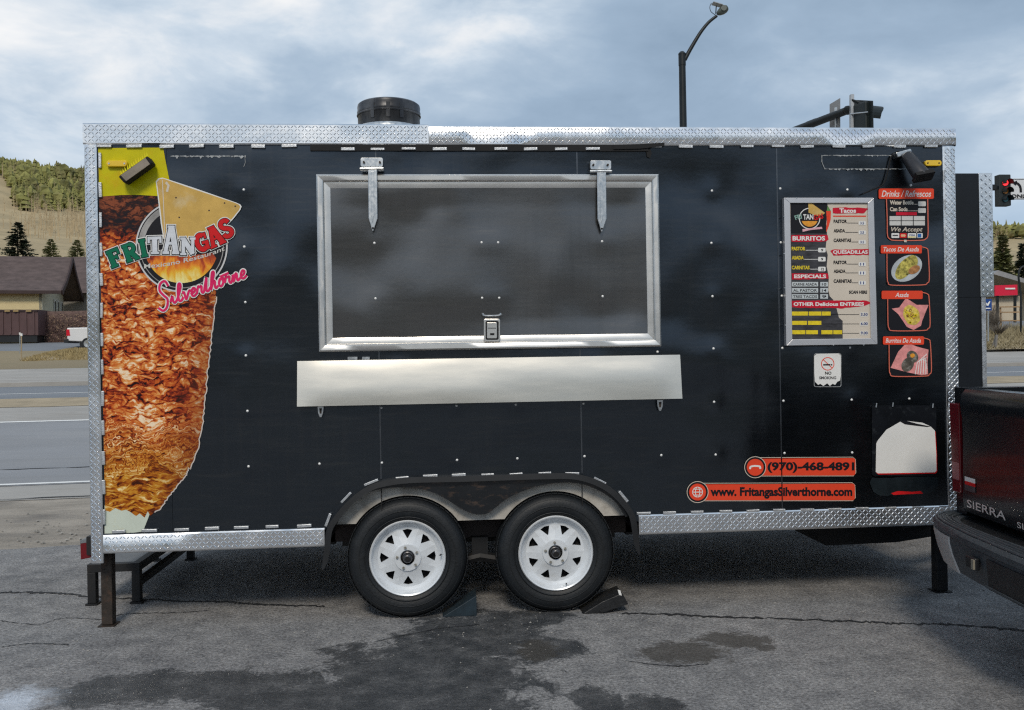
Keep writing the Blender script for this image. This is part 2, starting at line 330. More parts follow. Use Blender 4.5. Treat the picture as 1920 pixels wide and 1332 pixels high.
def tag(o, label, cat=None, group=None, kind=None):
    o['label'] = label
    if cat: o['category'] = cat
    if group: o['group'] = group
    if kind: o['kind'] = kind
    return o
def thing(name, loc, label, cat, group=None):
    o = bpy.data.objects.new(name, None); COL.objects.link(o); o.location = loc; o.empty_display_size = 0.2
    ROOTL[o.name] = Vector(loc); tag(o, label, cat, group); return o
def struct(o, label=None):
    o['kind'] = 'structure'
    if label: o['label'] = label
    return o
def place(me, name, parent, loc, rot=None):
    o = bpy.data.objects.new(name, me); COL.objects.link(o); o.location = loc
    if rot: o.rotation_euler = rot
    if parent is not None: link(o, parent)
    return o

# ---- flat print helpers: polygons are given in photograph pixels on the trailer wall and cut at real size there
def sheet(name, polys, Y, m, parent=None, stag=0.0):
    b = MB()
    for i, P in enumerate(polys):
        b.add([U(x, y, Y-stag*i) for x, y in P], [tuple(range(len(P)))])
    me = bpy.data.meshes.new(name); me.from_pydata(b.v, [], b.f); bm = bmesh.new(); bm.from_mesh(me)
    bmesh.ops.triangulate(bm, faces=bm.faces, ngon_method='EAR_CLIP')
    for f in bm.faces:
        f.normal_update()
        if f.normal.y > 0: f.normal_flip()
    bm.to_mesh(me); bm.free(); me.materials.append(m)
    o = bpy.data.objects.new(name, me); COL.objects.link(o)
    if parent is not None: link(o, parent)
    return o
def quadp(x0, y0, x1, y1): return [(x0, y0), (x1, y0), (x1, y1), (x0, y1)]
def rrect(x0, y0, x1, y1, r, n=5):
    P = []
    for cx_, cy_, a0 in ((x1-r, y0+r, -90), (x1-r, y1-r, 0), (x0+r, y1-r, 90), (x0+r, y0+r, 180)):
        for k in range(n+1):
            a = R(a0+90*k/n); P.append((cx_+r*math.cos(a), cy_+r*math.sin(a)))
    return P
def circ(x, y, r, n=40, ry=None, rot=0):
    ry = ry or r; c, s_ = math.cos(rot), math.sin(rot); P = []
    for k in range(n):
        a, b_ = r*math.cos(2*math.pi*k/n), ry*math.sin(2*math.pi*k/n); P.append((x+a*c-b_*s_, y+a*s_+b_*c))
    return P
def ringp(P, Q):                      # quads between two rings of equal length
    n = len(P); return [[P[i], P[(i+1) % n], Q[(i+1) % n], Q[i]] for i in range(n)]
def ribbon(pts, w, taper=None):
    n = len(pts); L, Rr = [], []
    for i in range(n):
        a = Vector(pts[max(i-1, 0)]); b = Vector(pts[min(i+1, n-1)]); d = (b-a)
        d = d.normalized() if d.length else Vector((1, 0)); q = Vector((-d.y, d.x))
        ww = w*(taper(i/(n-1)) if taper else 1)/2; p = Vector(pts[i])
        L.append(p+q*ww); Rr.append(p-q*ww)
    return [[tuple(L[i]), tuple(L[i+1]), tuple(Rr[i+1]), tuple(Rr[i])] for i in range(n-1)]
def catmull(pts, k=6):
    P = [pts[0]]+list(pts)+[pts[-1]]; out = []
    for i in range(1, len(P)-2):
        p0, p1, p2, p3 = (Vector(q) for q in P[i-1:i+3])
        for j in range(k):
            t = j/k
            out.append(tuple(0.5*((2*p1)+(p2-p0)*t+(2*p0-5*p1+4*p2-p3)*t*t+(3*p1-p0-3*p2+p3)*t**3)))
    out.append(tuple(pts[-1])); return out
_TXT = {}
def glyphs(s, bold=0.0, shear=0.0):
    k = (s, bold, shear)
    if k in _TXT: return _TXT[k]
    cu = bpy.data.curves.new('t', 'FONT'); cu.body = s; cu.offset = bold; cu.shear = shear; cu.resolution_u = 3
    o = bpy.data.objects.new('t', cu); me = bpy.data.meshes.new_from_object(o)
    v = [(p.co.x, p.co.y) for p in me.vertices]; f = [tuple(q.vertices) for q in me.polygons]
    bpy.data.objects.remove(o); bpy.data.curves.remove(cu); bpy.data.meshes.remove(me)
    x0, x1 = min(p[0] for p in v), max(p[0] for p in v); y0, y1 = min(p[1] for p in v), max(p[1] for p in v)
    _TXT[k] = ([((x-x0)/(x1-x0), (y-y0)/(y1-y0)) for x, y in v], f); return _TXT[k]
def text(name, s, box, Y, m, parent, bold=0.0, shear=0.0, warp=None, fn=None):
    """lettering filling the pixel box (x0, y0, x1, y1) or a quad of four corners TL TR BR BL"""
    v, f = glyphs(s, bold, shear)
    if len(box) == 4 and not isinstance(box[0], tuple): x0, y0, x1, y1 = box; box = [(x0, y0), (x1, y0), (x1, y1), (x0, y1)]
    tl, tr, br, bl = (Vector(p) for p in box); out = []
    for a, b in v:
        p = (bl*(1-a)+br*a)*(1-b)+(tl*(1-a)+tr*a)*b
        if warp: p = Vector(warp(p, a, b))
        out.append(fn(p.x, p.y) if fn else U(p.x, p.y, Y))
    me = bpy.data.meshes.new(name); me.from_pydata([tuple(p) for p in out], [], f); me.materials.append(m)
    o = bpy.data.objects.new(name, me); COL.objects.link(o)
    if parent is not None: link(o, parent)
    return o

# ================================================================== the setting
RA = R(5.0); RN = Vector((-math.sin(RA), math.cos(RA), 0)); RS = Vector((math.cos(RA), math.sin(RA), 0))
PROF = [(-400, 0), (13.4, 0), (15.2, .10), (18.9, .30), (21.5, .50), (23, .60), (30, .72), (36, 1.22), (46, 1.80), (56, 2.26), (64, 2.75), (80, 4.2), (100, 6.0), (140, 11), (2000, 11)]
def prof(t):
    for (a, za), (b, zb) in zip(PROF, PROF[1:]):
        if t <= b: return za+(zb-za)*(t-a)/(b-a)
    return PROF[-1][1]
def road(s, t, dz=0.0):
    p = CAM+RS*s+RN*t; return Vector((p.x, p.y, prof(t)+dz))
def tt(p): return (Vector((p[0], p[1], 0))-Vector((CAM.x, CAM.y, 0))).dot(RN)
def zg(x, y): return prof(tt((x, y)))

def asphalt_mat():
    m = bpy.data.materials.new('weathered_asphalt'); m.use_nodes = True; T = m.node_tree; b = T.nodes['Principled BSDF']
    tc = node(T, 'ShaderNodeTexCoord'); P = tc.outputs['Object']
    big = node(T, 'ShaderNodeTexNoise', {'Vector': P, 'Scale': 0.9, 'Detail': 6.0, 'Roughness': 0.6, 'Distortion': 0.4})
    mid = node(T, 'ShaderNodeTexNoise', {'Vector': P, 'Scale': 7.0, 'Detail': 8.0, 'Roughness': 0.7})
    fin = node(T, 'ShaderNodeTexNoise', {'Vector': P, 'Scale': 62.0, 'Detail': 4.0, 'Roughness': 0.75})
    vor = node(T, 'ShaderNodeTexVoronoi', {'Vector': P, 'Scale': 95.0})
    c = ramp(T, big.outputs[0], [(0.32, (0.18, 0.181, 0.187)), (0.5, (0.275, 0.272, 0.272)), (0.68, (0.365, 0.355, 0.348))])
    c = mixc(T, 0.55, c, ramp(T, mid.outputs[0], [(0.34, (0.105, 0.107, 0.115)), (0.66, (0.38, 0.374, 0.368))]), 'MIX')
    c = mixc(T, 0.75, c, ramp(T, fin.outputs[0], [(0.32, g3(0.10)), (0.5, g3(0.5)), (0.68, g3(0.92))]), 'OVERLAY')
    pit = node(T, 'ShaderNodeTexVoronoi', {'Vector': P, 'Scale': 34.0}); c = mixc(T, ramp(T, math_n(T, 'ADD', pit.outputs['Distance'], math_n(T, 'MULTIPLY', mid.outputs[0], 0.5)), [(0.20, g3(0.75)), (0.42, g3(0.0))]), c, (0.045, 0.047, 0.052, 1))
    spk = math_n(T, 'MULTIPLY', ramp(T, vor.outputs['Distance'], [(0.0, g3(1)), (0.16, g3(0))]), ramp(T, fin.outputs[0], [(0.58, g3(0)), (0.68, g3(0.8))]))
    c = mixc(T, spk, c, (0.42, 0.42, 0.42, 1))
    # stains: blobs with ragged outlines (wet oil, rust-brown spill)
    sp = node(T, 'ShaderNodeSeparateXYZ', {0: P})
    rag = node(T, 'ShaderNodeTexNoise', {'Vector': P, 'Scale': 5.5, 'Detail': 12.0, 'Roughness': 0.80, 'Distortion': 0.5})
    ragv = math_n(T, 'MULTIPLY', math_n(T, 'SUBTRACT', rag.outputs[0], 0.5), 3.2)
    def blob(lst):
        out = None
        for (px, py, rx, ry) in lst:
            q = G(px, py); ex = abs(G(px+rx, py).x-q.x); ey = max(abs(G(px, py-ry).y-q.y), 0.05)
            dx = math_n(T, 'DIVIDE', math_n(T, 'SUBTRACT', sp.outputs[0], q.x), ex); dy = math_n(T, 'DIVIDE', math_n(T, 'SUBTRACT', sp.outputs[1], q.y), ey)
            d = math_n(T, 'SUBTRACT', 1.0, math_n(T, 'SQRT', math_n(T, 'ADD', math_n(T, 'MULTIPLY', dx, dx), math_n(T, 'MULTIPLY', dy, dy))))
            out = d if out is None else math_n(T, 'MAXIMUM', out, d)
        return math_n(T, 'ADD', out, ragv)
    wet = ramp(T, blob([(880, 1195, 160, 55), (800, 1265, 240, 75), (700, 1330, 330, 75), (560, 1310, 170, 40), (860, 1330, 150, 55), (1230, 1328, 70, 34), (985, 1160, 100, 18), (1035, 1215, 60, 24), (440, 1285, 210, 30), (280, 1290, 190, 32), (1120, 1320, 60, 30)]), [(-0.12, g3(0)), (0.22, g3(1))])
    wet = math_n(T, 'MULTIPLY', wet, ramp(T, mid.outputs[0], [(0.40, g3(1.0)), (0.66, g3(0.72))]))
    brn = ramp(T, blob([(1290, 1222, 95, 26), (1380, 1200, 70, 18), (1440, 1216, 26, 9), (1010, 1220, 50, 20)]), [(0.05, g3(0)), (0.3, g3(1))])
    c = mixc(T, math_n(T, 'MULTIPLY', wet, 0.94), c, mixc(T, fin.outputs[0], (0.016, 0.020, 0.025, 1), (0.055, 0.06, 0.066, 1)))
    c = mixc(T, math_n(T, 'MULTIPLY', brn, 0.75), c, (0.060, 0.054, 0.046, 1))
    pale_patch = ramp(T, blob([(20, 1322, 95, 42), (-60, 1345, 90, 40)]), [(0.1, g3(0)), (0.75, g3(1))])  # pale blue-white blotch mixed into the asphalt colour
    c = mixc(T, math_n(T, 'MULTIPLY', pale_patch, math_n(T, 'ADD', mid.outputs[0], 0.35)), c, (0.62, 0.68, 0.76, 1))
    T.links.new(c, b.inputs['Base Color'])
    ro = mixc(T, wet, g3(0.85), g3(0.36)); T.links.new(ro, b.inputs['Roughness']); b.inputs['Specular IOR Level'].default_value = 0.35
    bh = math_n(T, 'ADD', math_n(T, 'MULTIPLY', fin.outputs[0], 0.5), math_n(T, 'MULTIPLY', mid.outputs[0], 0.8))
    bp = node(T, 'ShaderNodeBump', {'Height': bh, 'Strength': 1.0, 'Distance': 0.02}); T.links.new(bp.outputs[0], b.inputs['Normal'])
    return m
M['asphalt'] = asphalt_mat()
M['roadgrey'] = mat('worn_road_asphalt', (0.255, 0.262, 0.275), 0.85, 0, 0.16, 0.9, 0.3, 40, dirt=((0.30, 0.30, 0.30), 0.5, 0.5, 0.6), stretch=(0.25, 1.2, 1))
M['roadfar'] = mat('far_road_asphalt', (0.19, 0.205, 0.225), 0.85, 0, 0.14, 0.5, stretch=(0.15, 1, 1))
M['conc'] = mat('dusty_concrete', (0.36, 0.345, 0.32), 0.9, 0, 0.16, 1.2, 0.2, 30, dirt=((0.25, 0.225, 0.19), 0.52, 2.0, 0.6), stretch=(0.4, 1, 1))
M['gravel'] = mat('sandy_gravel', (0.32, 0.285, 0.24), 0.95, 0, 0.30, 3.0, 0.8, 45, dirt=((0.17, 0.155, 0.14), 0.50, 2.2, 0.85), stretch=(0.5, 1, 1))
M['dirt'] = mat('tan_dirt', (0.36, 0.295, 0.20), 0.95, 0, 0.25, 1.4, 0.5, 20)
M['line'] = mat('road_paint_white', (0.80, 0.80, 0.78), 0.7, 0, 0.14, 9)
M['crack'] = mat('crack_black', (0.022, 0.023, 0.026), 0.9, 0, 0.4, 30)
M['field'] = mat('dry_field', (0.25, 0.20, 0.12), 0.95, 0, 0.3, 0.06, dirt=((0.17, 0.15, 0.085), 0.5, 0.12, 0.8))
M['hillm'] = mat('dry_hillside_grass', (0.40, 0.315, 0.180), 0.95, 0, 0.28, 0.018, dirt=((0.24, 0.20, 0.11), 0.52, 0.035, 0.85))

def strip(name, t0, t1, m, dz, s0=-70, s1=90, ns=40, parent=None, wob=(0, 0), wf=0.35, label=None):
    ts = sorted({t0, t1} | {a for a, _ in PROF if t0 < a < t1})
    b = MB(); n = ns+1
    for i, t in enumerate(ts):
        for k in range(n):
            s = s0+(s1-s0)*k/ns; w = 0
            if i == 0 and wob[0]: w = wob[0]*(mnoise.noise((s*wf, 3.1, 0))+0.5*mnoise.noise((s*wf*4, 1.1, 0)))
            if i == len(ts)-1 and wob[1]: w = wob[1]*(mnoise.noise((s*wf, 7.7, 0))+0.5*mnoise.noise((s*wf*4, 5.1, 0)))
            b.v.append(tuple(road(s, t+w, dz)))
    for i in range(len(ts)-1):
        for k in range(ns): b.f.append((i*n+k, i*n+k+1, (i+1)*n+k+1, (i+1)*n+k))
    o = b.build(name, m, parent, fix=False); 
    if parent is None: struct(o, label)
    return o
# base ground: one sheet out to the horizon
b = MB(); tsz = [-900, -200, -60, -20] + [a for a, _ in PROF[1:-1]] + [300, 1500]
for t in tsz:
    for s in (-1600, -300, -80, 0, 100, 300, 1600): b.v.append(tuple(road(s, t, -0.02)))
for i in range(len(tsz)-1):
    for k in range(6): b.f.append((i*7+k, i*7+k+1, (i+1)*7+k+1, (i+1)*7+k))
struct(b.build('ground', M['field'], fix=False))
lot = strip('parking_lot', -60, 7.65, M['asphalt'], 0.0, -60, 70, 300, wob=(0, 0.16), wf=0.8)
strip('gravel_shoulder', 7.2, 10.5, M['gravel'], -0.006, ns=160)
strip('road_shoulder', 10.25, 11.45, M['conc'], 0.0, ns=160, wob=(0.05, 0))
strip('road', 11.45, 19.0, M['roadgrey'], 0.004)
for t, w in ((11.52, 0.13), (18.85, 0.15)): strip('road_line', t, t+w, M['line'], 0.009)
for k in range(-5, 8): strip('lane_dash', 15.15, 15.27, M['line'], 0.009, s0=-8.6+12.2*k-3.0, s1=-8.6+12.2*k, ns=3)
strip('gutter_pan', 19.0, 21.6, M['conc'], 0.004)
strip('dirt_median', 21.3, 23.1, M['dirt'], 0.012, ns=160, wob=(0.15, 0.12))
strip('far_road', 23.0, 30.0, M['roadfar'], 0.006)
for t, w in ((25.4, 0.16),): strip('road_line', t, t+w, M['line'], 0.011)
b = MB(); A = [road(s, t, z) for t, z in ((30, 0.0), (30, .14), (30.25, .14), (30.25, 0)) for s in (-70, 90)]
b.add(A, [(0, 1, 3, 2), (2, 3, 5, 4), (4, 5, 7, 6)]); struct(b.build('kerb', M['conc']))
strip('pavement', 30.25, 36.2, M['conc'], 0.01)
# cracks in the asphalt: ragged dark seams lying on the lot
def crack(pts, w, seed, wamp=0.8):
    P = catmull([tuple(G(x, y).xy) for x, y in pts], 14); b = MB(); n = len(P); rnd = random.Random(seed)
    for i, p in enumerate(P):
        a = Vector(P[max(i-1, 0)]); c = Vector(P[min(i+1, n-1)]); d = (c-a).normalized(); q = Vector((-d.y, d.x))
        j = q*rnd.uniform(-1, 1)*w*1.2; e = 0.12 if i in (0, n-1) else 1
        w1 = w*rnd.uniform(1-wamp, 1+wamp)*e; w2 = w*rnd.uniform(1-wamp, 1+wamp)*e
        for o in (Vector(p)+j+q*w1, Vector(p)+j-q*w2): b.v.append((o.x, o.y, 0.004))
    for i in range(n-1): b.f.append((2*i, 2*i+1, 2*i+3, 2*i+2))
    o = b.build('crack', M['crack'], lot, fix=False)
crack([(1165, 1151), (1260, 1153), (1345, 1158), (1440, 1160), (1560, 1165), (1640, 1168), (1690, 1171), (1780, 1172), (1860, 1178), (1960, 1188)], 0.011, 1)
crack([(0, 1112), (60, 1112), (120, 1114), (180, 1120), (260, 1124), (340, 1128), (430, 1130), (470, 1134), (540, 1136), (610, 1138)], 0.011, 2)
crack([(200, 1160), (240, 1152), (330, 1150), (390, 1146)], 0.004, 3)
crack([(0, 1215), (60, 1208), (130, 1210)], 0.004, 4)
crack([(0, 1165), (70, 1172), (120, 1160), (200, 1164)], 0.003, 5)
crack([(700, 1205), (820, 1180), (900, 1172)], 0.003, 6)
crack([(1170, 1240), (1260, 1250), (1330, 1246)], 0.003, 8)
b = MB()
def road_crack(s0, s1, t, w, sd):
    rnd = random.Random(sd); n = 240; b = MB()
    for i in range(n+1):
        s = s0+(s1-s0)*i/n; j = 0.05*mnoise.noise((s*1.7, sd, 0))+rnd.uniform(-.02, .02); ww = w*rnd.uniform(.2, 1.6)
        b.v += [tuple(road(s, t+j-ww, .008)), tuple(road(s, t+j+ww, .008))]
    for i in range(n): b.f.append((2*i, 2*i+1, 2*i+3, 2*i+2))
    struct(b.build('road_crack', M['crack'], fix=False))
road_crack(-20, 30, 13.2, 0.028, 11); road_crack(-20, 30, 10.35, 0.022, 12)
# loose stones on the asphalt
b = MB(); rnd = random.Random(5)
def pebble(b, p, r):
    v = [p+Vector((rnd.uniform(.6, 1.1)*r*x, rnd.uniform(.6, 1.1)*r*y, rnd.uniform(.4, .8)*r*z+r*.25)) for x, y, z in ((1, 0, 0), (0, 1, 0), (-1, 0, 0), (0, -1, 0), (0, 0, 1), (0, 0, -.6))]
    b.add(v, [(0, 1, 4), (1, 2, 4), (2, 3, 4), (3, 0, 4), (1, 0, 5), (2, 1, 5), (3, 2, 5), (0, 3, 5)])
for k in range(1500):
    p = Vector((rnd.uniform(-4, 5), rnd.choice((rnd.uniform(-2.6, 2.4), rnd.gauss(-0.15, .25))), 0)); pebble(b, p, rnd.choice((.002, .003, .004, .007)))
for k in range(1500):
    p = road(rnd.uniform(-9, 6), 7.75+abs(rnd.gauss(0, .55)), 0); pebble(b, p, rnd.choice((.006, .008, .012, .02)))
o = b.build('loose_stones', mat('stone_grey', (0.30, 0.29, 0.27), 0.9, 0, 0.5, 3), fix=False); tag(o, 'small loose stones scattered over the asphalt and shoulder', 'stones', kind='stuff')

# ---- hillside
def elev(r):
    P = [(90, .030), (140, .075), (200, .100), (320, .135), (450, .166), (560, .196), (720, .242), (800, .235), (1000, .20)]
    for (a, za), (b_, zb) in zip(P, P[1:]):
        if r <= b_: return za+(zb-za)*max(0, (r-a))/(b_-a)
    return P[-1][1]
def hill_z(r, az):
    d = math.degrees(az); k = 1.0 if d < -24 else 1.0-(d+24)*0.0076 if d < 40 else .51
    k *= 0.80; k *= 1+0.05*mnoise.noise((d*.11, r*.004, 0))+0.018*mnoise.noise((d*.4, 4.2, 0))
    return CAM.z+elev(r)*k*r+2.2*mnoise.noise((math.sin(az)*r*.02, math.cos(az)*r*.02, 0))
def polar(r, az): return Vector((CAM.x+r*math.sin(az), CAM.y+r*math.cos(az), 0))
b = MB(); rs = [90, 110, 140, 170, 200, 240, 280, 320, 360, 400, 450, 500, 560, 620, 680, 720, 760, 800, 1000]; na = 90
for r in rs:
    for k in range(na+1):
        az = R(-62+124*k/na); p = polar(r, az); p.z = hill_z(r, az)-(3 if r == 90 else 0); b.v.append(tuple(p))
for i in range(len(rs)-1):
    for k in range(na): b.f.append((i*(na+1)+k, i*(na+1)+k+1, (i+1)*(na+1)+k+1, (i+1)*(na+1)+k))
struct(b.build('hillside', M['hillm'], smooth='all', fix=False))
M['conif'] = mat('sunlit_conifer', (0.200, 0.195, 0.058), 0.9, 0, 0.75, 0.06, dirt=((0.26, 0.20, 0.10), 0.52, 0.05, 0.7))
M['aspen'] = mat('bare_aspen', (0.40, 0.32, 0.20), 0.9, 0, 0.3, 0.2)
M['sage'] = mat('dry_brush', (0.26, 0.22, 0.15), 0.95, 0, 0.4, 0.3)
rnd = random.Random(21)
def far_conifer(b, p, h):
    if rnd.random() < .38:                       # broad, blunt crown
        r = h*rnd.uniform(.26, .42); o = len(b.v); b.v.append((p.x, p.y, p.z+h*.12)); a0 = rnd.random()*6
        for zf, rf in ((.32, .85), (.55, 1.0), (.80, .62)):
            for k in range(5): a = a0+zf+2*math.pi*k/5; q = r*rf*rnd.uniform(.7, 1.15); b.v.append((p.x+q*math.cos(a), p.y+q*math.sin(a), p.z+h*(zf+rnd.uniform(-.07, .07))))
        b.v.append((p.x, p.y, p.z+h*.97))
        for k in range(5):
            k2 = (k+1) % 5; b.f += [(o, o+1+k2, o+1+k), (o+11+k, o+11+k2, o+16)]
            for L0 in (1, 6): b.f.append((o+L0+k, o+L0+k2, o+L0+5+k2, o+L0+5+k))
        return
    n = 6; w = h*rnd.choice((.18, .22, .28, .36))
    for l in range(4):
        z0 = h*(.08+.22*l); z1 = h*min(1.0, .42+.20*l+(.02 if l == 3 else 0)); r = w*(1-.22*l)
        o = len(b.v); a0 = rnd.random()*6
        for k in range(n):
            a = a0+2*math.pi*k/n; q = r*rnd.uniform(.7, 1.2); b.v.append((p.x+q*math.cos(a), p.y+q*math.sin(a), p.z+z0+h*rnd.uniform(-.05, .03)))
        b.v.append((p.x, p.y, p.z+z1))
        for k in range(n): b.f.append((o+k, o+(k+1) % n, o+n))
b = MB(); cnt = 0
while cnt < 5600:
    d = rnd.uniform(-36, 36); az = R(d); r = rnd.triangular(400, 790, 730)
    dens = mnoise.noise((d*.17+3, r*.011, 1.7))+0.9*max(0, (r-560)/170)-0.40
    if -25.0 < d+.8*mnoise.noise((r*.01, 2, 2)) < -19.5 and r > 540: dens += .55
    elif d < -24.5 and r < 640: dens -= .5
    if dens < rnd.uniform(0, .35): continue
    p = polar(r, az); p.z = hill_z(r, az); far_conifer(b, p, rnd.triangular(3.0, 13.5, 6.0)); cnt += 1
o = b.build('conifer_forest', M['conif'], fix=False); tag(o, 'conifer wood covering the sunlit ridge behind the road', 'forest', kind='stuff')
b = MB()
for k in range(7000):
    d = rnd.uniform(-34, 34); az = R(d); r = rnd.triangular(370, 780, 500)
    if mnoise.noise((d*.21, r*.012, 9))+ .10 < rnd.uniform(-.3, .2): continue
    p = polar(r, az); p.z = hill_z(r, az); h = rnd.uniform(6, 11); w = rnd.uniform(.16, .34)
    t = RT*w; b.add([p-t, p+t, p+Vector((0, 0, h))], [(0, 1, 2)])
    for j in range(5):
        q = p+Vector((0, 0, h*rnd.uniform(.35, .9))); a = rnd.random()*6.28; e = q+Vector((math.cos(a)*1.1, math.sin(a)*1.1, rnd.uniform(.8, 2.0)))
        b.add([q, q+Vector((0, 0, .3)), e], [(0, 1, 2)])
o = b.build('bare_aspen_grove', M['aspen'], fix=False); tag(o, 'pale leafless aspens in a band below the conifers', 'trees', kind='stuff')
b = MB()
for k in range(1500):
    d = rnd.uniform(-33, 34); az = R(d); r = rnd.triangular(95, 330, 120); p = polar(r, az); p.z = hill_z(r, az)-.3; h = rnd.uniform(1.5, 4.2)*(.8+r/500)
    for j in range(12):
        a = rnd.random()*6.28; q = Vector((math.cos(a), math.sin(a), 0))*rnd.uniform(.1, .6)*h*.6; e = p+q*1.2+Vector((0, 0, h*rnd.uniform(.6, 1))); w = RT*rnd.uniform(.03, .07)*(1+r/160)
        b.add([p+q*.2-w, p+q*.2+w, e], [(0, 1, 2)])
o = b.build('bare_willow_brush', M['sage'], fix=False); tag(o, 'grey brown leafless brush along the foot of the hill', 'brush', kind='stuff')

# ---- wooded ridge behind the viewer, unseen, added for dark reflections in the trailer wall
b = MB(); rs = [120, 220, 340, 460, 600, 800]; na = 80
for r in rs:
    for k in range(na+1):
        az = R(66+228*k/na); p = polar(r, az); e_ = (-.012, .035, .085, .125, .112, .08)[rs.index(r)]; d = math.degrees(az)
        p.z = CAM.z+r*e_*(1+.22*mnoise.noise((d*.05, r*.003, 5))+.10*mnoise.noise((d*.21, 8.2, 0))); b.v.append(tuple(p))
for i in range(len(rs)-1):
    for k in range(na): b.f.append((i*(na+1)+k, i*(na+1)+k+1, (i+1)*(na+1)+k+1, (i+1)*(na+1)+k))
struct(b.build('unseen_wooded_ridge', mat('dark_wooded_slope', (0.055, 0.058, 0.034), 0.95, 0, 0.6, 0.03, dirt=((0.16, 0.13, 0.08), 0.55, 0.02, 0.8)), smooth='all', fix=False))

# ---- single conifers
M['needle'] = mat('dark_spruce_needles', (0.030, 0.042, 0.022), 0.9, 0, 0.6, 1.2)
M['needle2'] = mat('olive_spruce_needles', (0.19, 0.20, 0.085), 0.9, 0, 0.6, 0.9)
M['bark'] = mat('grey_brown_bark', (0.10, 0.075, 0.055), 0.95, 0, 0.4, 6, 0.4, 20)
def conifer(base, h, wid, label, m, seed, group=None):
    rnd = random.Random(seed); t = thing('conifer_tree', base, label, 'tree', group)
    MB().tube([base-Vector((0, 0, .4)), base+Vector((0, 0, h*.5)), base+Vector((0, 0, h*.97))], [h*.022, h*.014, h*.003], 7).build('trunk', M['bark'], t)
    b = MB(); nl = 30
    for l in range(nl):
        f = l/nl; z = h*(.07+.90*f); L = wid*(1-f)**.8*rnd.uniform(.85, 1.1)+.1
        for k in range(11 if f < .7 else 6):
            a = rnd.random()*6.28; d = Vector((math.cos(a), math.sin(a), 0)); Lk = L*rnd.uniform(.6, 1.15); o = base+Vector((0, 0, z)); sd = Vector((-d.y, d.x, 0))
            for j in range(7):
                g = .25+.75*j/6; c = o+d*Lk*g+Vector((0, 0, -Lk*.22*g+Lk*.14*g*g)); s = h*.040*rnd.uniform(.7, 1.5)*(1.15-.4*g)
                a2 = d*s*1.5+Vector((0, 0, s*rnd.uniform(-.5, .6))); b2 = sd*s*rnd.uniform(.5, 1)+Vector((0, 0, s*rnd.uniform(-.6, .6)))
                b.add([c-b2, c+a2*.5-b2*.3, c+a2, c+b2], [(0, 1, 2, 3)])
    b.build('crown', m, t, fix=False); return t
def tree_at(px, ytop, ybase, depth, wpx, label, m, seed, group=None):
    p = at(px, ybase, depth); q = at(px, ytop, depth); conifer(p, (q-p).length, wpx/F*depth, label, m, seed, group)
tree_at(34, 414, 505, 82, 36, 'dark spruce standing behind the brown roofed house', M['needle'], 1)
tree_at(96, 446, 500, 96, 22, 'small green conifer among bare brush, right of the dark spruce', M['needle2'], 2, 'small conifers behind the house')
tree_at(146, 448, 500, 104, 22, 'small green conifer just left of the trailer corner post', M['needle2'], 4, 'small conifers behind the house')
tree_at(1882, 436, 560, 80, 26, 'tall olive conifer left of the far roof at the right edge', M['needle2'], 5)
tree_at(1921, 452, 560, 100, 24, 'dark conifer cut by the right edge of the view', M['needle'], 6)

# ---- house with brown roof
M['shingle'] = mat('brown_shingles', (0.105, 0.078, 0.074), 0.9, 0, 0.35, 1.6, 0.5, 9, stretch=(1, 1, 3))
M['hyellow'] = mat('pale_yellow_siding', (0.74, 0.61, 0.34), 0.8, 0, 0.06, 2)
M['hgreen'] = mat('sage_grey_siding', (0.55, 0.54, 0.43), 0.8, 0, 0.08, 2)
M['hbrown'] = mat('dark_brown_trim', (0.045, 0.026, 0.025), 0.7, 0, 0.2, 3)
M['maroon'] = mat('maroon_brown_metal', (0.095, 0.052, 0.052), 0.6, 0, 0.15, 1.5)
C0 = at(80, 648, 60.0); hz = C0.z-.4
hu = Vector((-.975, -0.215, 0)).normalized(); hv = Vector((-.215, .975, 0)).normalized()
def HL(u, v, z): return Vector((C0.x, C0.y, hz))+hu*u+hv*v+Vector((0, 0, z))
# far gable corner sits where the photograph's right wall edge falls
hd = 7.4; hw = 15.0; ze = (at(80, 543, 60).z-hz); zr = (at(118, 480, 63).z-hz)
house = thing('house', HL(hw/2, hd/2, 0), 'yellow and sage house with steep brown shingle roof beyond the road', 'house')
MB().prism([HL(0, 0, 0), HL(hw, 0, 0), HL(hw, 0, ze), HL(0, 0, ze)], hv*.2).build('front_wall', M['hyellow'], house)
gw = MB().prism([HL(-.02, 0, 0), HL(-.02, hd, 0), HL(-.02, hd, ze), HL(-.02, hd/2, zr-.45), HL(-.02, 0, ze)], hu*.2).build('gable_wall', M['hgreen'], house)
MB().prism([HL(hw, 0, 0), HL(hw, hd, 0), HL(hw, hd, ze), HL(hw, hd/2, zr-.45), HL(hw, 0, ze)], -hu*.2).build('gable_wall', M['hgreen'], house)
MB().prism([HL(0, hd, 0), HL(hw, hd, 0), HL(hw, hd, ze), HL(0, hd, ze)], -hv*.2).build('back_wall', M['hyellow'], house)
def slope_pts(s, u):   # curved, flared roof section
    v0 = -0.5 if s < 0 else hd+.5
    return [HL(u, v0, ze-.12), HL(u, hd/2+(v0-hd/2)*.62, ze+(zr-ze)*.26), HL(u, hd/2+(v0-hd/2)*.3, ze+(zr-ze)*.60), HL(u, hd/2, zr)]
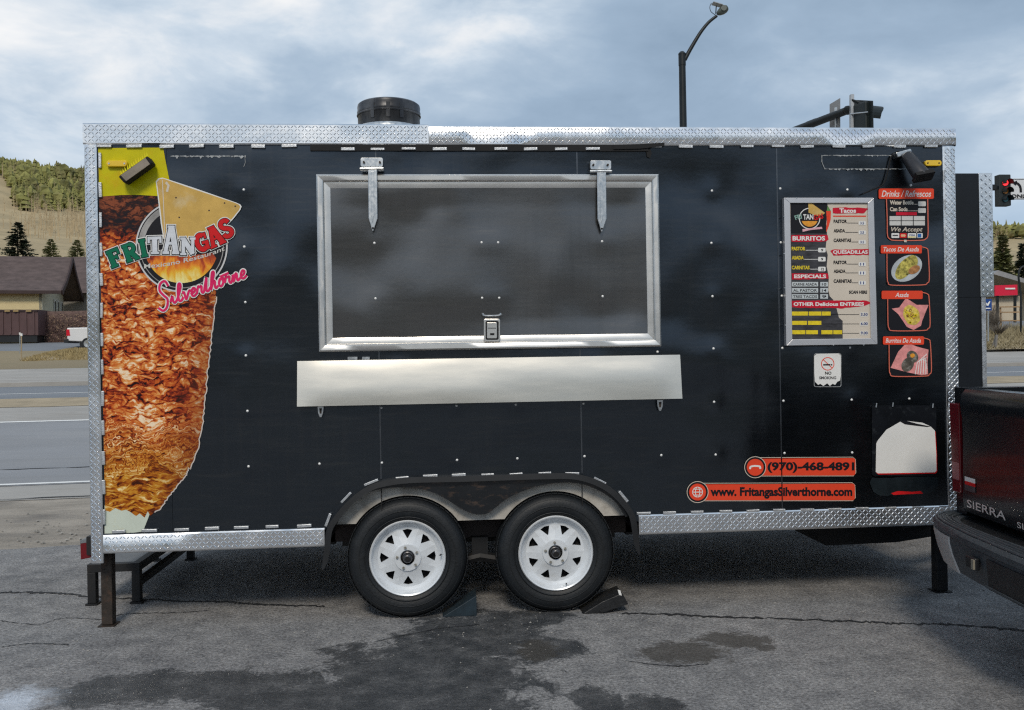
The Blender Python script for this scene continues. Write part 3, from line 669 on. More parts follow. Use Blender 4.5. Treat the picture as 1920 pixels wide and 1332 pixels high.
for s in (-1, 1):
    A, B = slope_pts(s, -1.3), slope_pts(s, hw+.8); up = Vector((0, 0, -.16)); b = MB()
    b.add(A+B, [(i, i+1, i+5, i+4) for i in range(3)]); b.add([p+up for p in A+B], [(i+4, i+5, i+1, i) for i in range(3)])
    b.add([A[0], B[0], B[0]+up, A[0]+up], [(0, 1, 2, 3)])
    b.build('roof_slope', M['shingle'], house)
    b = MB()
    for i in range(3): b.bar(A[i]+hu*-.03+Vector((0, 0, -.12)), A[i+1]+hu*-.03+Vector((0, 0, -.12)), .10, .34)
    b.build('bargeboard', M['hbrown'], house)
    b = MB(); b.bar(A[0]+Vector((0, 0, -.1)), B[0]+Vector((0, 0, -.1)), .14, .22); b.build('eave_board', M['hbrown'], house)
b = MB().prism([HL(-.9, hd/2, zr-.3), HL(-.9, hd/2-1.0, zr-1.5), HL(-.9, hd/2+1.0, zr-1.5)], hu*.2).build('gable_peak_panel', M['hbrown'], house)
for v in (hd*.52, hd*.68, hd*.86):
    f = MB().box((-.1, -.1, -.1), (.1, .1, .1)); f = MB().obox(HL(-.06, v, ze-1.05), hv*.27, hu*.05, (0, 0, .62)).build('window_frame', mat('window_trim_white', (.6, .6, .57), .6), house)
    MB().obox(HL(-.10, v, ze-1.02), hv*.15, hu*.03, (0, 0, .45)).build('pane', M['glass'], f)
# lower wing to the right of the gable
p0 = at(120, 648, 68); wing = thing('house_wing', (p0.x, p0.y, p0.z), 'low brown roofed wing behind the gable, cut by the trailer', 'house')
def WL(u, v, z): return Vector((p0.x, p0.y, p0.z-.5))+Vector((1, 0.04, 0))*u+Vector((-.04, 1, 0))*v+Vector((0, 0, z))
zw = at(150, 548, 68).z-p0.z+.5; zw2 = at(150, 482, 71).z-p0.z+.5
MB().box((0, 0, 0), (1, 1, 1)); MB().prism([WL(0, 0, 0), WL(14, 0, 0), WL(14, 0, zw), WL(0, 0, zw)], (0, 6, 0)).build('wall', mat('wing_siding', (.30, .28, .25), .8), wing)
MB().prism([WL(-.3, -.7, zw-.1), WL(-.3, 3, zw2), WL(-.3, 6.7, zw-.1)], Vector((14.6, .58, 0))).build('roof', M['shingle'], wing)
d_ = MB().obox(WL(1.5, -.05, 1.3), (.5, .02, 0), (0, .05, 0), (0, 0, 1.35)).build('door', M['hbrown'], wing)
MB().obox(WL(1.86, -.13, 1.2), (.05, 0, 0), (0, .04, 0), (0, 0, .05)).build('handle', M['galv'], d_)
# brown container in front of the house
q0 = at(-60, 642, 56); q1 = at(72, 642, 56); ht = (at(70, 581, 56)-at(70, 642, 56)).length
st = thing('storage_container', ((q0+q1)/2), 'maroon brown metal container parked before the yellow wall', 'container')
MB().prism([q0+Vector((0, 0, .45)), q1+Vector((0, 0, .45)), q1+Vector((0, 0, ht)), q0+Vector((0, 0, ht))], (0, 2.3, 0)).build('body', M['maroon'], st)
MB().prism([q0+Vector((0, .08, 0)), q1+Vector((-.1, .08, 0)), q1+Vector((-.1, .08, .45)), q0+Vector((0, .08, .45))], (0, 2.1, 0)).build('skid_base', M['black'], st)
b = MB(); b.bar(q0+Vector((0, -.02, ht-.06)), q1+Vector((0, -.02, ht-.06)), .08, .12); b.build('top_rail', M['hbrown'], st)
for k in range(9):
    c = q0+(q1-q0)*(k+.5)/9; MB().obox(c+Vector((0, -.02, (ht+.45)/2)), (.04, 0, 0), (0, .03, 0), (0, 0, (ht-.6)/2)).build('wall_rib', M['maroon'], st)
for x in (14, 30, 54): MB().obox(at(x, 583.5, 55.9), (.16, 0, 0), (0, .05, 0), (0, 0, .035)).build('lashing_strip', mat('tan_strip', (.5, .36, .16), .8), st)
# brown ivy covered garden wall
M['ivy'] = mat('dry_brown_ivy', (0.115, 0.066, 0.058), 0.95, 0, 0.6, 3)
g0 = at(70, 644, 57.2); g1 = at(215, 640, 58.0); gh = 2.05
gwall = thing('garden_wall', g0, 'stone garden wall overgrown with dry brown ivy', 'wall')
MB().prism([g0-Vector((0, 0, .3)), g1-Vector((0, 0, .3)), g1+Vector((0, 0, gh)), g0+Vector((0, 0, gh))], (0, .35, 0)).build('masonry', mat('brown_masonry', (0.16, 0.105, 0.09), .9, 0, .4, 5), gwall)
b = MB(); rnd = random.Random(8)
for k in range(3600):
    f = rnd.random(); p = g0.lerp(g1, f)+Vector((0, -rnd.uniform(.02, .35), rnd.uniform(0, gh)*rnd.uniform(.6, 1.02))); s = rnd.uniform(.03, .085)
    a = Vector((rnd.uniform(-1, 1), rnd.uniform(-.5, .5), rnd.uniform(-1, 1)))*s; c = Vector((rnd.uniform(-1, 1), rnd.uniform(-.5, .5), rnd.uniform(-1, 1)))*s
    b.add([p, p+a, p+a+c, p+c], [(0, 1, 2, 3)])
o = b.build('ivy', M['ivy'], gwall, fix=False); o['kind'] = 'stuff'
b = MB()
for k in range(700):
    f = rnd.random()**1.0; p = g0.lerp(g1, f)+Vector((0, -rnd.uniform(.02, .35), rnd.uniform(0, gh*.9))); s = rnd.uniform(.03, .08)
    a = Vector((rnd.uniform(-1, 1), 0, rnd.uniform(-1, 1)))*s; c = Vector((rnd.uniform(-1, 1), 0, rnd.uniform(-1, 1)))*s
    b.add([p, p+a, p+a+c, p+c], [(0, 1, 2, 3)])
o = b.build('dead_leaves', mat('dead_leaf_tan', (0.33, 0.23, 0.15), .95, 0, .4, 3), gwall, fix=False); o['kind'] = 'stuff'
# driveway beyond the pavement and the grass mound
b = MB(); dw = [at(-90, 705, 36), at(-20, 690, 37.5), at(98, 676, 44), at(215, 670, 47.5), at(215, 641, 57), at(72, 643, 56.5), at(-90, 646, 56.5)]
b.add(dw, [tuple(range(7))]); dv = b.build('driveway', M['roadfar']); struct(dv)
M['drygrass'] = mat('dry_straw_grass', (0.33, 0.26, 0.13), 0.95, 0, 0.35, 2.5)
b = MB(); rnd = random.Random(31); cps = [(38, 683, 39), (100, 694, 38.6), (160, 697, 38.2), (225, 690, 39), (225, 664, 47), (165, 661, 47), (110, 665, 45), (70, 673, 42)]
pp = [at(*c) for c in cps]; cc = sum(pp, Vector())/len(pp); b.v = [tuple(cc+Vector((0, 0, .42)))]+[tuple(cc.lerp(p, .6)+Vector((0, 0, .30))) for p in pp]+[tuple(p-Vector((0, 0, .05))) for p in pp]
n = len(pp); b.f = [(0, 1+i, 1+(i+1) % n) for i in range(n)]+[(1+i, 1+n+i, 1+n+(i+1) % n, 1+(i+1) % n) for i in range(n)]
struct(b.build('grass_mound', M['dirt'], smooth='all'))
b = MB()
for k in range(6000):
    i = rnd.randrange(n); u, v = rnd.random(), rnd.random()
    if u+v > 1: u, v = 1-u, 1-v
    p = cc+(pp[i]-cc)*u+(pp[(i+1) % n]-cc)*v; e = u+v; p.z += .42*(1-e)+.02; h = rnd.uniform(.10, .26); w = RT*rnd.uniform(.02, .05)
    b.add([p-w, p+w, p+Vector((rnd.uniform(-.12, .12), rnd.uniform(-.12, .12), h))], [(0, 1, 2)])
o = b.build('dry_grass', M['drygrass'], fix=False); tag(o, 'dry straw coloured grass on the mound across the road', 'grass', kind='stuff')
for i, (x, y0, y1, lb) in enumerate(((40, 628, 676, 'taller wooden survey stake at the tip of the grass mound'), (37, 626, 664, 'thin grey survey stake just behind the wooden one'))):
    p = at(x, y1, 41+i*6); q = at(x+.5, y0, 41+i*6); t = thing('survey_stake', p, lb, 'stake', 'survey stakes'); MB().bar(p-Vector((0, 0, .1)), q, .045, .03).build('shaft', mat('raw_wood', (.45, .34, .2), .8) if i == 0 else M['galv'], t)
    MB().obox(q, (.04, 0, 0), (0, .03, 0), (0, 0, .06)).build('painted_tip', M['line'], t)

# ================================================================== street furniture
M['pole'] = mat('dark_green_black_pole', (0.012, 0.016, 0.018), 0.45, 0.3, 0.3, 3)
M['signal'] = mat('signal_housing', (0.010, 0.016, 0.017), 0.5, 0, 0.3, 4)
M['signback'] = mat('sign_back_aluminium', (0.34, 0.33, 0.32), 0.5, 0.4, 0.1, 3)
D = 22.0
pb = at(1281, 236, D); pb = Vector((pb.x, pb.y, zg(pb.x, pb.y))); ptop = at(1280, 101, D)
lamp = thing('street_lamp', pb, 'tall black street lamp with curved arm rising behind the trailer', 'street lamp')
MB().tube([pb-Vector((0, 0, .2)), Vector((pb.x, pb.y, ptop.z))], [.12, .083], 16).build('pole', M['pole'], lamp, smooth=True)
MB().tube([Vector((pb.x, pb.y, ptop.z-.30)), Vector((pb.x, pb.y, ptop.z))], .092, 16).build('collar', M['pole'], lamp, smooth=True)
MB().lathe([(0, .06), (.05, .05), (.095, .0), (.095, -.03)], (pb.x, pb.y, ptop.z), 'z', 16).build('cap', M['pole'], lamp, smooth=True)
arm = [at(x, y, D) for x, y in catmull([(1284, 112), (1292, 97), (1303, 78), (1315, 59), (1329, 42), (1344, 30)], 5)]
MB().tube(arm, [.055-.02*i/len(arm) for i in range(len(arm))], 10).build('arm', M['pole'], lamp, smooth=True)
hc = at(1354, 20.5, D); hx = (at(1364, 15, D)-at(1344, 28, D)).normalized(); hn = Vector((0, -1, 0)); hy = hx.cross(hn).normalized()
b = MB(); prof_ = [(-.155, .012), (-.14, .045), (-.09, .082), (0, .11), (.08, .11), (.13, .085), (.155, .03)]
o_ = len(b.v)
for a, r_ in prof_:
    for k in range(14):
        t = 2*math.pi*k/14; b.v.append(tuple(hc+hx*a+hn*r_*1.1*math.cos(t)+hy*r_*.9*math.sin(t)))
for i in range(len(prof_)-1):
    for k in range(14): b.f.append((i*14+k, i*14+(k+1) % 14, (i+1)*14+(k+1) % 14, (i+1)*14+k))
b.f += [tuple(range(14)), tuple(range(6*14, 7*14))]
hd_ = b.build('lamp_head', mat('lamp_head_grey_green', (.10, .115, .10), .3, .3), lamp, smooth=True)
MB().tube([hc+hn*.06-hy*.02+hx*.02, hc+hn*.125-hy*.02+hx*.02], .07, 14).build('lens', mat('lamp_lens', (.16, .17, .15), .12), hd_)
MB().obox(at(1345, 9, D), hx.cross(hn)*.012, (at(1354, 11.5, D)-at(1337, 6.5, D))*.5, hn*.1).build('photocell_panel', mat('panel_grey', (.4, .42, .44), .35, .3), lamp)
MB().tube([at(1342, 26, D), at(1343, 11, D)], .014, 8).build('panel_stem', M['pole'], lamp)
MB().tube([at(x, y, D) for x, y in catmull([(1342, 29), (1333, 22), (1331, 13), (1334, 6)], 5)], .008, 6).build('cable', M['pole'], lamp)

# mast arm coming over the trailer roof
tip = at(1590, 207, 14.0); e2 = at(1512, 240, 14.95); dirn = (e2-tip); dirn.z = 0; dirn.normalize()
base = tip+dirn*11.5; base = Vector((base.x, base.y, zg(base.x, base.y)))
ms = thing('signal_mast', base, 'dark signal mast arm with sign reaching over the trailer roof', 'traffic signal')
MB().tube([base-Vector((0, 0, .2)), Vector((base.x, base.y, tip.z+.3))], [.17, .12], 16).build('post', M['pole'], ms, smooth=True)
MB().tube([Vector((base.x, base.y, tip.z-.10)), tip+dirn*5, tip+dirn*.05], [.105, .085, .062], 14).build('mast_arm', M['pole'], ms, smooth=True)
MB().lathe([(0, -.075), (.05, -.06), (.074, -.02), (.076, .03), (.05, .06), (0, .07)], tip, 'z', 14).build('end_cap', M['pole'], ms, smooth=True)
sc = at(1565.5, 213, 14.4); sn = dirn.cross(Vector((0, 0, 1))).normalized()
qd = [at(1555.5, 196, 14.6), at(1574.5, 184.5, 14.25), at(1574.5, 244, 14.25), at(1555.5, 250, 14.6)]
MB().prism(qd, sn*.012).build('sign_plate', M['signback'], ms)
MB().bar(tip+dirn*.28-Vector((0, 0, .3)), tip+dirn*.28+Vector((0, 0, .12)), .03).build('sign_bracket', M['galv'], ms)
for k, (x, y, d) in enumerate(((1520, 231, 15.4),)):
    MB().obox(at(1523, 231, 15.2), dirn*.12, sn*.03, (0, 0, .05)).build('detector_box', M['pole'], ms)
# signal head hanging at the arm's end, seen from its side
sx = at(1620, 215, 13.7)
sg = thing('traffic_light', tip, 'dark traffic light seen side on at the mast arm tip above the roof', 'traffic light')
fwd = Vector((1, .30, 0)).normalized(); sd = fwd.cross(Vector((0, 0, 1)))
top = at(1608, 187, 13.8); zt = top.z; c0 = at(1616, 215, 13.8)
bx = Vector((c0.x, c0.y, 0)); Hh = 1.07
hb = MB().obox(bx+Vector((0, 0, zt-.06-Hh/2)), fwd*.075, sd*.15, (0, 0, Hh/2)).build('housing', M['signal'], sg, bevel=.03)
for k in range(3):
    zc_ = zt-.06-.18-.355*k; b = MB(); A = bx+Vector((0, 0, zc_))+fwd*.075; n = 14; L = .30
    for rr in (.155, .145):
        for k2 in range(n+1):
            t = R(-30+240*k2/n); ca, sa = math.cos(t)*rr, math.sin(t)*rr
            b.v.append(tuple(A+sd*ca+Vector((0, 0, sa)))); b.v.append(tuple(A+sd*ca+Vector((0, 0, sa))+fwd*L*(.55+.45*max(0, math.sin(t)))))
    for j in range(2):
        for k2 in range(n): q = j*2*(n+1)+2*k2; b.f.append((q, q+2, q+3, q+1))
    b.build('visor', M['signal'], hb, fix=False)
    MB().tube([A+fwd*.0, A+fwd*.02], .14, 16).build('lens', mat(('red', 'amber', 'green')[k]+'_unlit_lens', ((.2, .01, .01), (.25, .12, .01), (.01, .12, .08))[k], .2), hb)
MB().prism([bx+Vector((0, 0, zt-.09))-fwd*.02+sd*.25, bx+Vector((0, 0, zt+.07))+fwd*.07-sd*.25, bx+Vector((0, 0, zt-1.3))+fwd*.07-sd*.25, bx+Vector((0, 0, zt-1.3))-fwd*.02+sd*.25], fwd*.012).build('backplate', M['signal'], sg)
MB().bar(at(1597, 178, 13.9), at(1597, 262, 13.9), .07, .05).build('mount_tube', mat('mount_grey', (.48, .5, .52), .4, .5), sg)
MB().tube([at(1597, 188, 13.88), at(1604, 190, 13.85), at(1614, 195, 13.8)], .02, 8).build('upper_clamp', M['pole'], sg)
MB().tube([at(1595, 214, 13.88), at(1628, 210.5, 13.6)], .012, 8).build('lower_clamp', M['galv'], sg)

# right hand signal with the lane sign
D = 29.0; ctr = at(1880, 358, D)
ax_ = RT; 
base = at(2120, 600, D); base = Vector((base.x, base.y, zg(base.x, base.y)))
zarm = at(1862, 352, D).z
mr = thing('signal_mast', base, 'dark signal mast reaching in from the right edge behind the red light', 'traffic signal')
MB().tube([base-Vector((0, 0, .2)), Vector((base.x, base.y, zarm+.4))], [.18, .13], 14).build('post', M['pole'], mr, smooth=True)
al = at(1857.5, 352, D+.25); MB().tube([al, Vector((base.x, base.y, zarm))], [.10, .16], 12).build('mast_arm', M['pole'], mr, smooth=True)
tl = thing('traffic_light', ctr, 'black traffic light showing red beside the turn lane sign', 'traffic light')
p0, p1 = at(1868.5, 329, D), at(1890.5, 387, D); wx = (at(1890.5, 358, D)-at(1868.5, 358, D))/2
hb = MB().obox(ctr+Vector((0, 0, 0)), wx, Vector((0, .13, 0)), (0, 0, (p0.z-p1.z)/2)).build('housing', M['signal'], tl, bevel=.02)
for k, (cy_, mm) in enumerate(((343, mat('red_signal_lit', (.8, .02, .02), .3, emit=((1, .03, .04), 1.6))), (358.5, mat('amber_signal_off', (.30, .12, .01), .3)), (373.5, mat('green_signal_off', (.02, .10, .13), .3)))):
    c = at(1884.5, cy_, D-.14); MB().tube([c, c-Vector((0, .03, 0))], .095, 16).build('lens', mm, hb)
    b = MB(); n = 12
    for rr in (.125, .115):
        for k2 in range(n+1):
            t = R(-20+220*k2/n); q = at(1885.5, cy_, D-.13)+RT*math.cos(t)*rr+Vector((0, 0, math.sin(t)*rr)); b.v.append(tuple(q)); b.v.append(tuple(q+Vector((.03, -.20, -.02))))
    for j in range(2):
        for k2 in range(n): q = j*2*(n+1)+2*k2; b.f.append((q, q+2, q+3, q+1))
    b.build('visor', M['signal'], hb, fix=False)
MB().bar(at(1859, 352, D), at(1869, 352, D), .1).build('bracket', M['pole'], tl)
sg2 = thing('lane_sign', at(1915, 355, D), 'white turn lane sign with black curved left arrow, reading ONLY', 'road sign')
SY = at(1900, 355, D-.05); 
def SP(x, y, o=0.0): return at(x, y, D-.06-o)
MB().prism([SP(1892.5, 335), SP(1934, 335), SP(1934, 374.5), SP(1892.5, 374.5)], (0, .02, 0)).build('sign_face', mat('sign_white', (.72, .74, .76), .45), sg2)
def mesh_px(name, polys, fn, m, parent):
    b = MB()
    for P in polys: b.add([fn(x, y) for x, y in P], [tuple(range(len(P)))])
    return b.build(name, m, parent, fix=True)
bd = ringp(rrect(1893.3, 335.8, 1933, 373.7, 2), rrect(1894.2, 336.7, 1932, 372.8, 1.6))
mesh_px('border', bd, lambda x, y: SP(x, y, .01), M['ink'], sg2)
mesh_px('arrow', ribbon(catmull([(1914.2, 361), (1914, 355), (1912.5, 349), (1909, 345), (1904.5, 343)], 4), 4.2)+[[(1897.5, 342.5), (1907.5, 338.8), (1905, 348.5)]], lambda x, y: SP(x, y, .012), M['ink'], sg2)
text('lettering', 'ONLY', (1896, 364.5, 1932, 371.5), 0, M['ink'], sg2, bold=.03, fn=lambda x, y: SP(x, y, .012))

# ---- right background: roofs, red sign, blue sign, timber frame, verge
D = 62.0
rh = thing('far_house', at(1895, 600, D+4), 'grey roofed house low at the right edge behind the red sign', 'house')
zb = -5.0
def RP(x, y, o=0): return at(x, y, D+o)
MB().prism([RP(1866, 625, 2), RP(1990, 625, 2), RP(1990, 532, 2), RP(1905, 530, 2), RP(1868, 514, 2)], (0, 6, 0)).build('wall', mat('cream_stucco', (.50, .44, .34), .85, 0, .1, 1), rh)
MB().prism([RP(1862, 514, -1), RP(1872, 507, -1), RP(1990, 545, -1), RP(1990, 551, -1)], (0, 9, 0)).build('roof', mat('grey_roof_metal', (.30, .30, .31), .6, .2, .2, 2), rh)
w_ = MB().prism([RP(1872, 515, 1.9), RP(1888, 520, 1.9), RP(1888, 531, 1.9), RP(1872, 531, 1.9)], (0, .1, 0)).build('window', M['glass'], rh)
D2 = 52.0
rs_ = thing('red_sign', at(1888, 600, D2), 'bright red shop sign board with white lettering at the right', 'sign')
MB().prism([at(1866, 535.5, D2), at(1907.5, 534, D2), at(1908, 553.5, D2), at(1866, 555, D2)], (0, .3, 0)).build('sign_board', mat('sign_red', (.68, .012, .05), .4), rs_)
MB().obox(at(1894, 541.5, D2-.03), RT*.29, (0, .02, 0), (0, 0, .045)).build('lettering', M['line'], rs_)
for x in (1870, 1903): MB().bar(at(x, 555, D2+.15), at(x, 612, D2+.15), .12).build('post', M['pole'], rs_)
bw = thing('shed', at(1890, 612, D2+3), 'cream single storey shed beneath the red sign', 'shed')
MB().prism([at(1858, 620, D2+3), at(1915, 620, D2+3), at(1915, 553, D2+3), at(1858, 555, D2+3)], (0, 5, 0)).build('wall', mat('cream_wall', (.56, .49, .38), .85, 0, .08, 1), bw)
MB().prism([at(1857, 553, D2+2.6), at(1917, 551, D2+2.6), at(1917, 554.5, D2+2.6), at(1857, 556.5, D2+2.6)], (0, 6, 0)).build('roof_edge', M['hbrown'], bw)
MB().prism([at(1862, 572, D2+2.95), at(1868, 572, D2+2.95), at(1868, 600, D2+2.95), at(1862, 600, D2+2.95)], (0, .1, 0)).build('door', mat('door_tan', (.4, .33, .24), .7), bw)
tf = thing('timber_frame', at(1895, 615, 47), 'bare timber frame standing before the cream shed', 'frame')
M['timber'] = mat('raw_timber', (.40, .26, .14), .8, 0, .25, 2)
for a, c in (((1875.5, 576), (1876.5, 613)), ((1913, 576), (1914, 613))): MB().bar(at(*a, 47), at(*c, 47), .07).build('post', M['timber'], tf)
for y in (576, 586, 602): MB().bar(at(1874.5, y, 46.9), at(1915, y-.5, 46.9), .06).build('rail', M['timber'], tf)
bs = thing('blue_sign', at(1852, 620, 40), 'small blue road sign with white mark beside the trailer nose', 'road sign')
MB().prism([at(1845.5, 561, 40), at(1859.5, 561, 40), at(1859.5, 582.5, 40), at(1845.5, 582.5, 40)], (0, .03, 0)).build('sign_face', mat('sign_blue', (.01, .06, .26), .4), bs)
mesh_px('symbol', [[(1848.5, 567), (1851, 570), (1855.5, 564.5), (1857, 566), (1853, 574), (1849.5, 573)], quadp(1848, 577.5, 1857, 579.5)], lambda x, y: at(x, y, 39.96), M['line'], bs)
MB().bar(at(1852.5, 582, 40.05), at(1852.5, 640, 40.05), .06).build('post', M['galv'], bs)
hp = thing('bent_pole', at(1913, 640, 45), 'black pole with hooked top at the right edge', 'pole')
MB().tube([at(x, y, 45) for x, y in catmull([(1914, 640), (1914, 560), (1910, 522), (1911, 510), (1915, 502), (1922, 499)], 6)], .05, 8).build('shaft', M['pole'], hp, smooth=True)
b = MB(); vg = [at(1838, 622, 46), at(1990, 616, 48), at(1990, 653, 40.5), at(1838, 656, 40.5)]
b.add(vg, [(0, 1, 2, 3)]); struct(b.build('verge', M['dirt']))
b = MB(); lotp = [at(1838, 604, 53), at(1990, 600, 53), at(1990, 616, 48.1), at(1838, 622, 46.1)]; b.add(lotp, [(0, 1, 2, 3)]); struct(b.build('side_street', M['roadfar']))
b = MB(); rnd = random.Random(77)
for k in range(2600):
    u, v = rnd.random(), rnd.random(); p = (vg[0]*(1-u)+vg[1]*u)*(1-v)+(vg[3]*(1-u)+vg[2]*u)*v; h = rnd.uniform(.15, .5)*(1.3-v); w = RT*.03
    b.add([p-w, p+w, p+Vector((rnd.uniform(-.2, .2), rnd.uniform(-.2, .2), h))], [(0, 1, 2)])
o = b.build('verge_grass', mat('verge_dry_grass', (.27, .23, .14), .95, 0, .4, 2), fix=False); tag(o, 'dry grass on the verge at the right, past the trailer nose', 'grass', kind='stuff')
b = MB()
for (px, py, d, h, n) in ((1852, 608, 45.5, 1.3, 160), (1861, 612, 45, 1.1, 140), (1872, 622, 44, .6, 120)):
    for k in range(n):
        p = at(px+rnd.gauss(0, 3.0), py+4, d); a = rnd.random()*6.28; e = p+Vector((math.cos(a)*.5, math.sin(a)*.5, h*rnd.uniform(.4, 1))); b.add([p-RT*.02, p+RT*.02, e], [(0, 1, 2)])
o = b.build('leafless_shrub', mat('twig_grey', (.16, .14, .12), .95, 0, .3, 3), fix=False); tag(o, 'tangle of leafless grey shrubs beneath the blue sign', 'shrub')
fn_ = thing('guard_post', at(1866, 652, 41), 'leaning grey wooden post at the edge of the verge', 'post')
MB().bar(at(1868.5, 628, 41), at(1866.5, 653, 41), .09).build('upright', mat('grey_wood', (.2, .19, .18), .9), fn_)
MB().bar(at(1867, 630, 41.1), at(1860, 653, 41.1), .04).build('brace', mat('grey_wood', (.2, .19, .18), .9), fn_)

# ---- white pickup across the road
D = 52.0
wt = thing('pickup_truck', at(150, 657, D), 'white pickup truck across the road, front hidden by the trailer', 'pickup truck')
wo_ = at(126, 657, D); wx_ = Vector((1, 0.06, 0)).normalized(); wy_ = Vector((-.06, 1, 0)).normalized()
def WT(x, y, z): return wo_+wx_*x+wy_*y+Vector((0, 0, z))
M['wpaint'] = mat('white_truck_paint', (.76, .77, .79), .25, 0, .03, 2, coat=.5)
sidep = [(0.0, .55), (.0, 1.32), (1.75, 1.34), (1.80, 1.36), (2.35, 1.90), (3.5, 1.92), (4.15, 1.38), (5.4, 1.25), (5.55, .60), (5.1, .45), (.85, .5)]
MB().prism([WT(x, 0, z) for x, z in sidep], wy_*1.85).build('body', M['wpaint'], wt, bevel=.05)
MB().prism([WT(x, -.02, z) for x, z in ((2.02, 1.4), (2.42, 1.80), (3.42, 1.82), (3.92, 1.4))], wy_*1.89).build('side_window', M['glass'], wt)
tlz = [(0.0, .86), (.0, 1.22), (.16, 1.22), (.20, .86)]; MB().prism([WT(x-.02, -.03, z) for x, z in tlz], wy_*.25).build('tail_light', mat('bright_red_lens', (.65, .01, .03), .2), wt)
MB().obox(WT(-.05, .92, .56), wx_*.14, wy_*.95, (0, 0, .12)).build('bumper', M['black'], wt, bevel=.03)
for x in (1.15, 4.45):
    for y in (-.03, 1.65):
        c = WT(x, y, .37); w = MB().lathe([(.23, 0), (.34, .0), (.37, .05), (.37, .17), (.34, .22), (.23, .22)], c, 'y', 24).build('wheel', M['rubber'], wt, smooth=True)
        MB().lathe([(.0, .03), (.10, .04), (.20, .01), (.24, .015)], c, 'y', 20).build('rim', M['galv'], w, smooth=True)
        if y < 0: MB().lathe([(.37, .045), (.47, .035)], c, 'y', 24).build('wheel_arch', M['black'], wt)

# ================================================================== food trailer
XL, XR = U(161, 500).x, U(1794, 500).x
ZT = U(960, 237).z; ZR = U(960, 273.3).z             # rail top / rail bottom
ZB1, ZB0 = U(400, 996.5).z, U(400, 1031).z           # bottom rail top / bottom
TR = thing('food_trailer', (0.5, 1.2, 0), 'black food trailer with diamond plate trim, closed serving hatch and meat graphic', 'food trailer')
XC = U(1768, 600).x                                   # inner edge of right corner trim
XLI = U(190, 600).x
ARCH = [(613, 991), (631, 963), (659, 933), (691, 911), (723, 901), (772, 895), (861, 893), (950, 890), (1020, 888), (1074, 888), (1112, 897), (1144, 913), (1169, 936), (1189, 963)]
AW = [(U(x, y).x, U(x, y).z) for x, y in ARCH]
def arch_z(x):
    if x <= AW[0][0] or x >= AW[-1][0]: return ZB1-.02
    for (a, za), (b_, zb_) in zip(AW, AW[1:]):
        if x <= b_: return za+(zb_-za)*(x-a)/(b_-a)
RIV = [(457, 356), (458, 463), (460, 567), (461, 667), (464, 771), (466, 875), (599, 870), (716, 868), (857, 863), (970, 860), (1096, 856), (1240, 854),
       (715, 765), (856, 761), (967, 759), (1094, 757), (1335, 358), (1334, 456), (1336, 556), (1338, 654), (1339, 754), (1342, 853),
       (1463, 354), (1464, 455), (1466, 555), (1467, 653), (1469, 752), (1471, 850), (1589, 356), (1594, 652), (1597, 750), (1598, 849), (1708, 348), (1705, 748)]
RIVH = [(702, 456), (903, 455), (934, 455), (1129, 453), (704, 560), (904, 559), (936, 559), (1130, 556)]
RW = [(U(x, y).x, U(x, y).z) for x, y in RIV]
seams = [XLI-.03, U(316, 500).x, U(713, 800).x, U(1090, 800).x, U(1461, 600).x, XC+.02]
dents = [(U(x, y).x, U(x, y).z, r_, a) for x, y, r_, a in ((655, 300, .12, .0035), (760, 300, .10, .003), (540, 620, .22, .003), (1300, 620, .2, .003), (520, 420, .25, .003))]
for i in range(5):
    x0, x1 = seams[i]+.0008, seams[i+1]-.0008; nx, nz = 46, 70; b = MB()
    for k in range(nx+1):
        x = x0+(x1-x0)*k/nx; za = arch_z(x); zt = ZR+.02
        for j in range(nz+1):
            z = za+(zt-za)*j/nz
            e = min(1, min(k, nx-k)/5)*min(1, min(j, nz-j)/5)
            y = .0034*(1+mnoise.noise((x*1.3, i*9.7, z*1.6)))*e+.0009*(1+mnoise.noise((x*5, i*3.3, z*4)))*e
            for rx, rz in RW:
                q = (x-rx)**2+(z-rz)**2
                if q < .02: y *= 1-math.exp(-q/.0022)
            for dx_, dz_, dr, da in dents:
                q = ((x-dx_)**2+(z-dz_)**2)/(dr*dr)
                if q < 6: y += da*math.exp(-q)
            b.v.append((x, y, z))
    for k in range(nx):
        for j in range(nz): q = k*(nz+1)+j; b.f.append((q, q+nz+1, q+nz+2, q+1))
    b.build('wall_panel', M['wall'], TR, smooth='all', fix=False)
    if i and i != 1: MB().box((x0-.0045, -.0014, ZB1 if i == 4 else U(900, 893).z), (x0+.0025, .0005, ZR)).build('seam_strip', mat('seam_edge_metal', (.12, .13, .145), .3, .9, .3, 9), TR)
    if i: MB().box((x0-.0035, .0105, ZB1), (x0+.0020, .014, ZR)).build('seam_backing', M['hole'], TR)
# shell behind the skin: roof, far wall, rear, floor
WD = 2.5
def shell(name, a, c, m=M['black']): return MB().box(a, c).build(name, m, TR)
shell('roof', (XL+.01, .03, ZT-.06), (XR-.01, WD, ZT-.03), mat('roof_white', (.55, .56, .57), .5))
shell('far_wall', (XL+.01, WD-.03, ZB0+.02), (XR-.01, WD, ZT-.06))
shell('rear_wall', (XL+.01, .03, ZB0+.02), (XL+.04, WD-.03, ZT-.06))
xa, xb = U(618, 1000).x, U(1190, 1000).x
shell('floor', (XL+.04, .03, ZB0+.03), (xa, WD-.03, ZB0+.07)); shell('floor', (xb, .03, ZB0+.03), (XR-.04, WD-.03, ZB0+.07)); shell('floor', (xa, .62, ZB0+.03), (xb, WD-.03, ZB0+.07))
shell('backing_panel', (XL+.04, .022, ZB1+.01), (xa, .03, ZT-.06)); shell('backing_panel', (xb, .022, ZB1+.01), (XR-.04, .03, ZT-.06)); shell('backing_panel', (xa, .022, U(960, 886).z+.03), (xb, .03, ZT-.06))
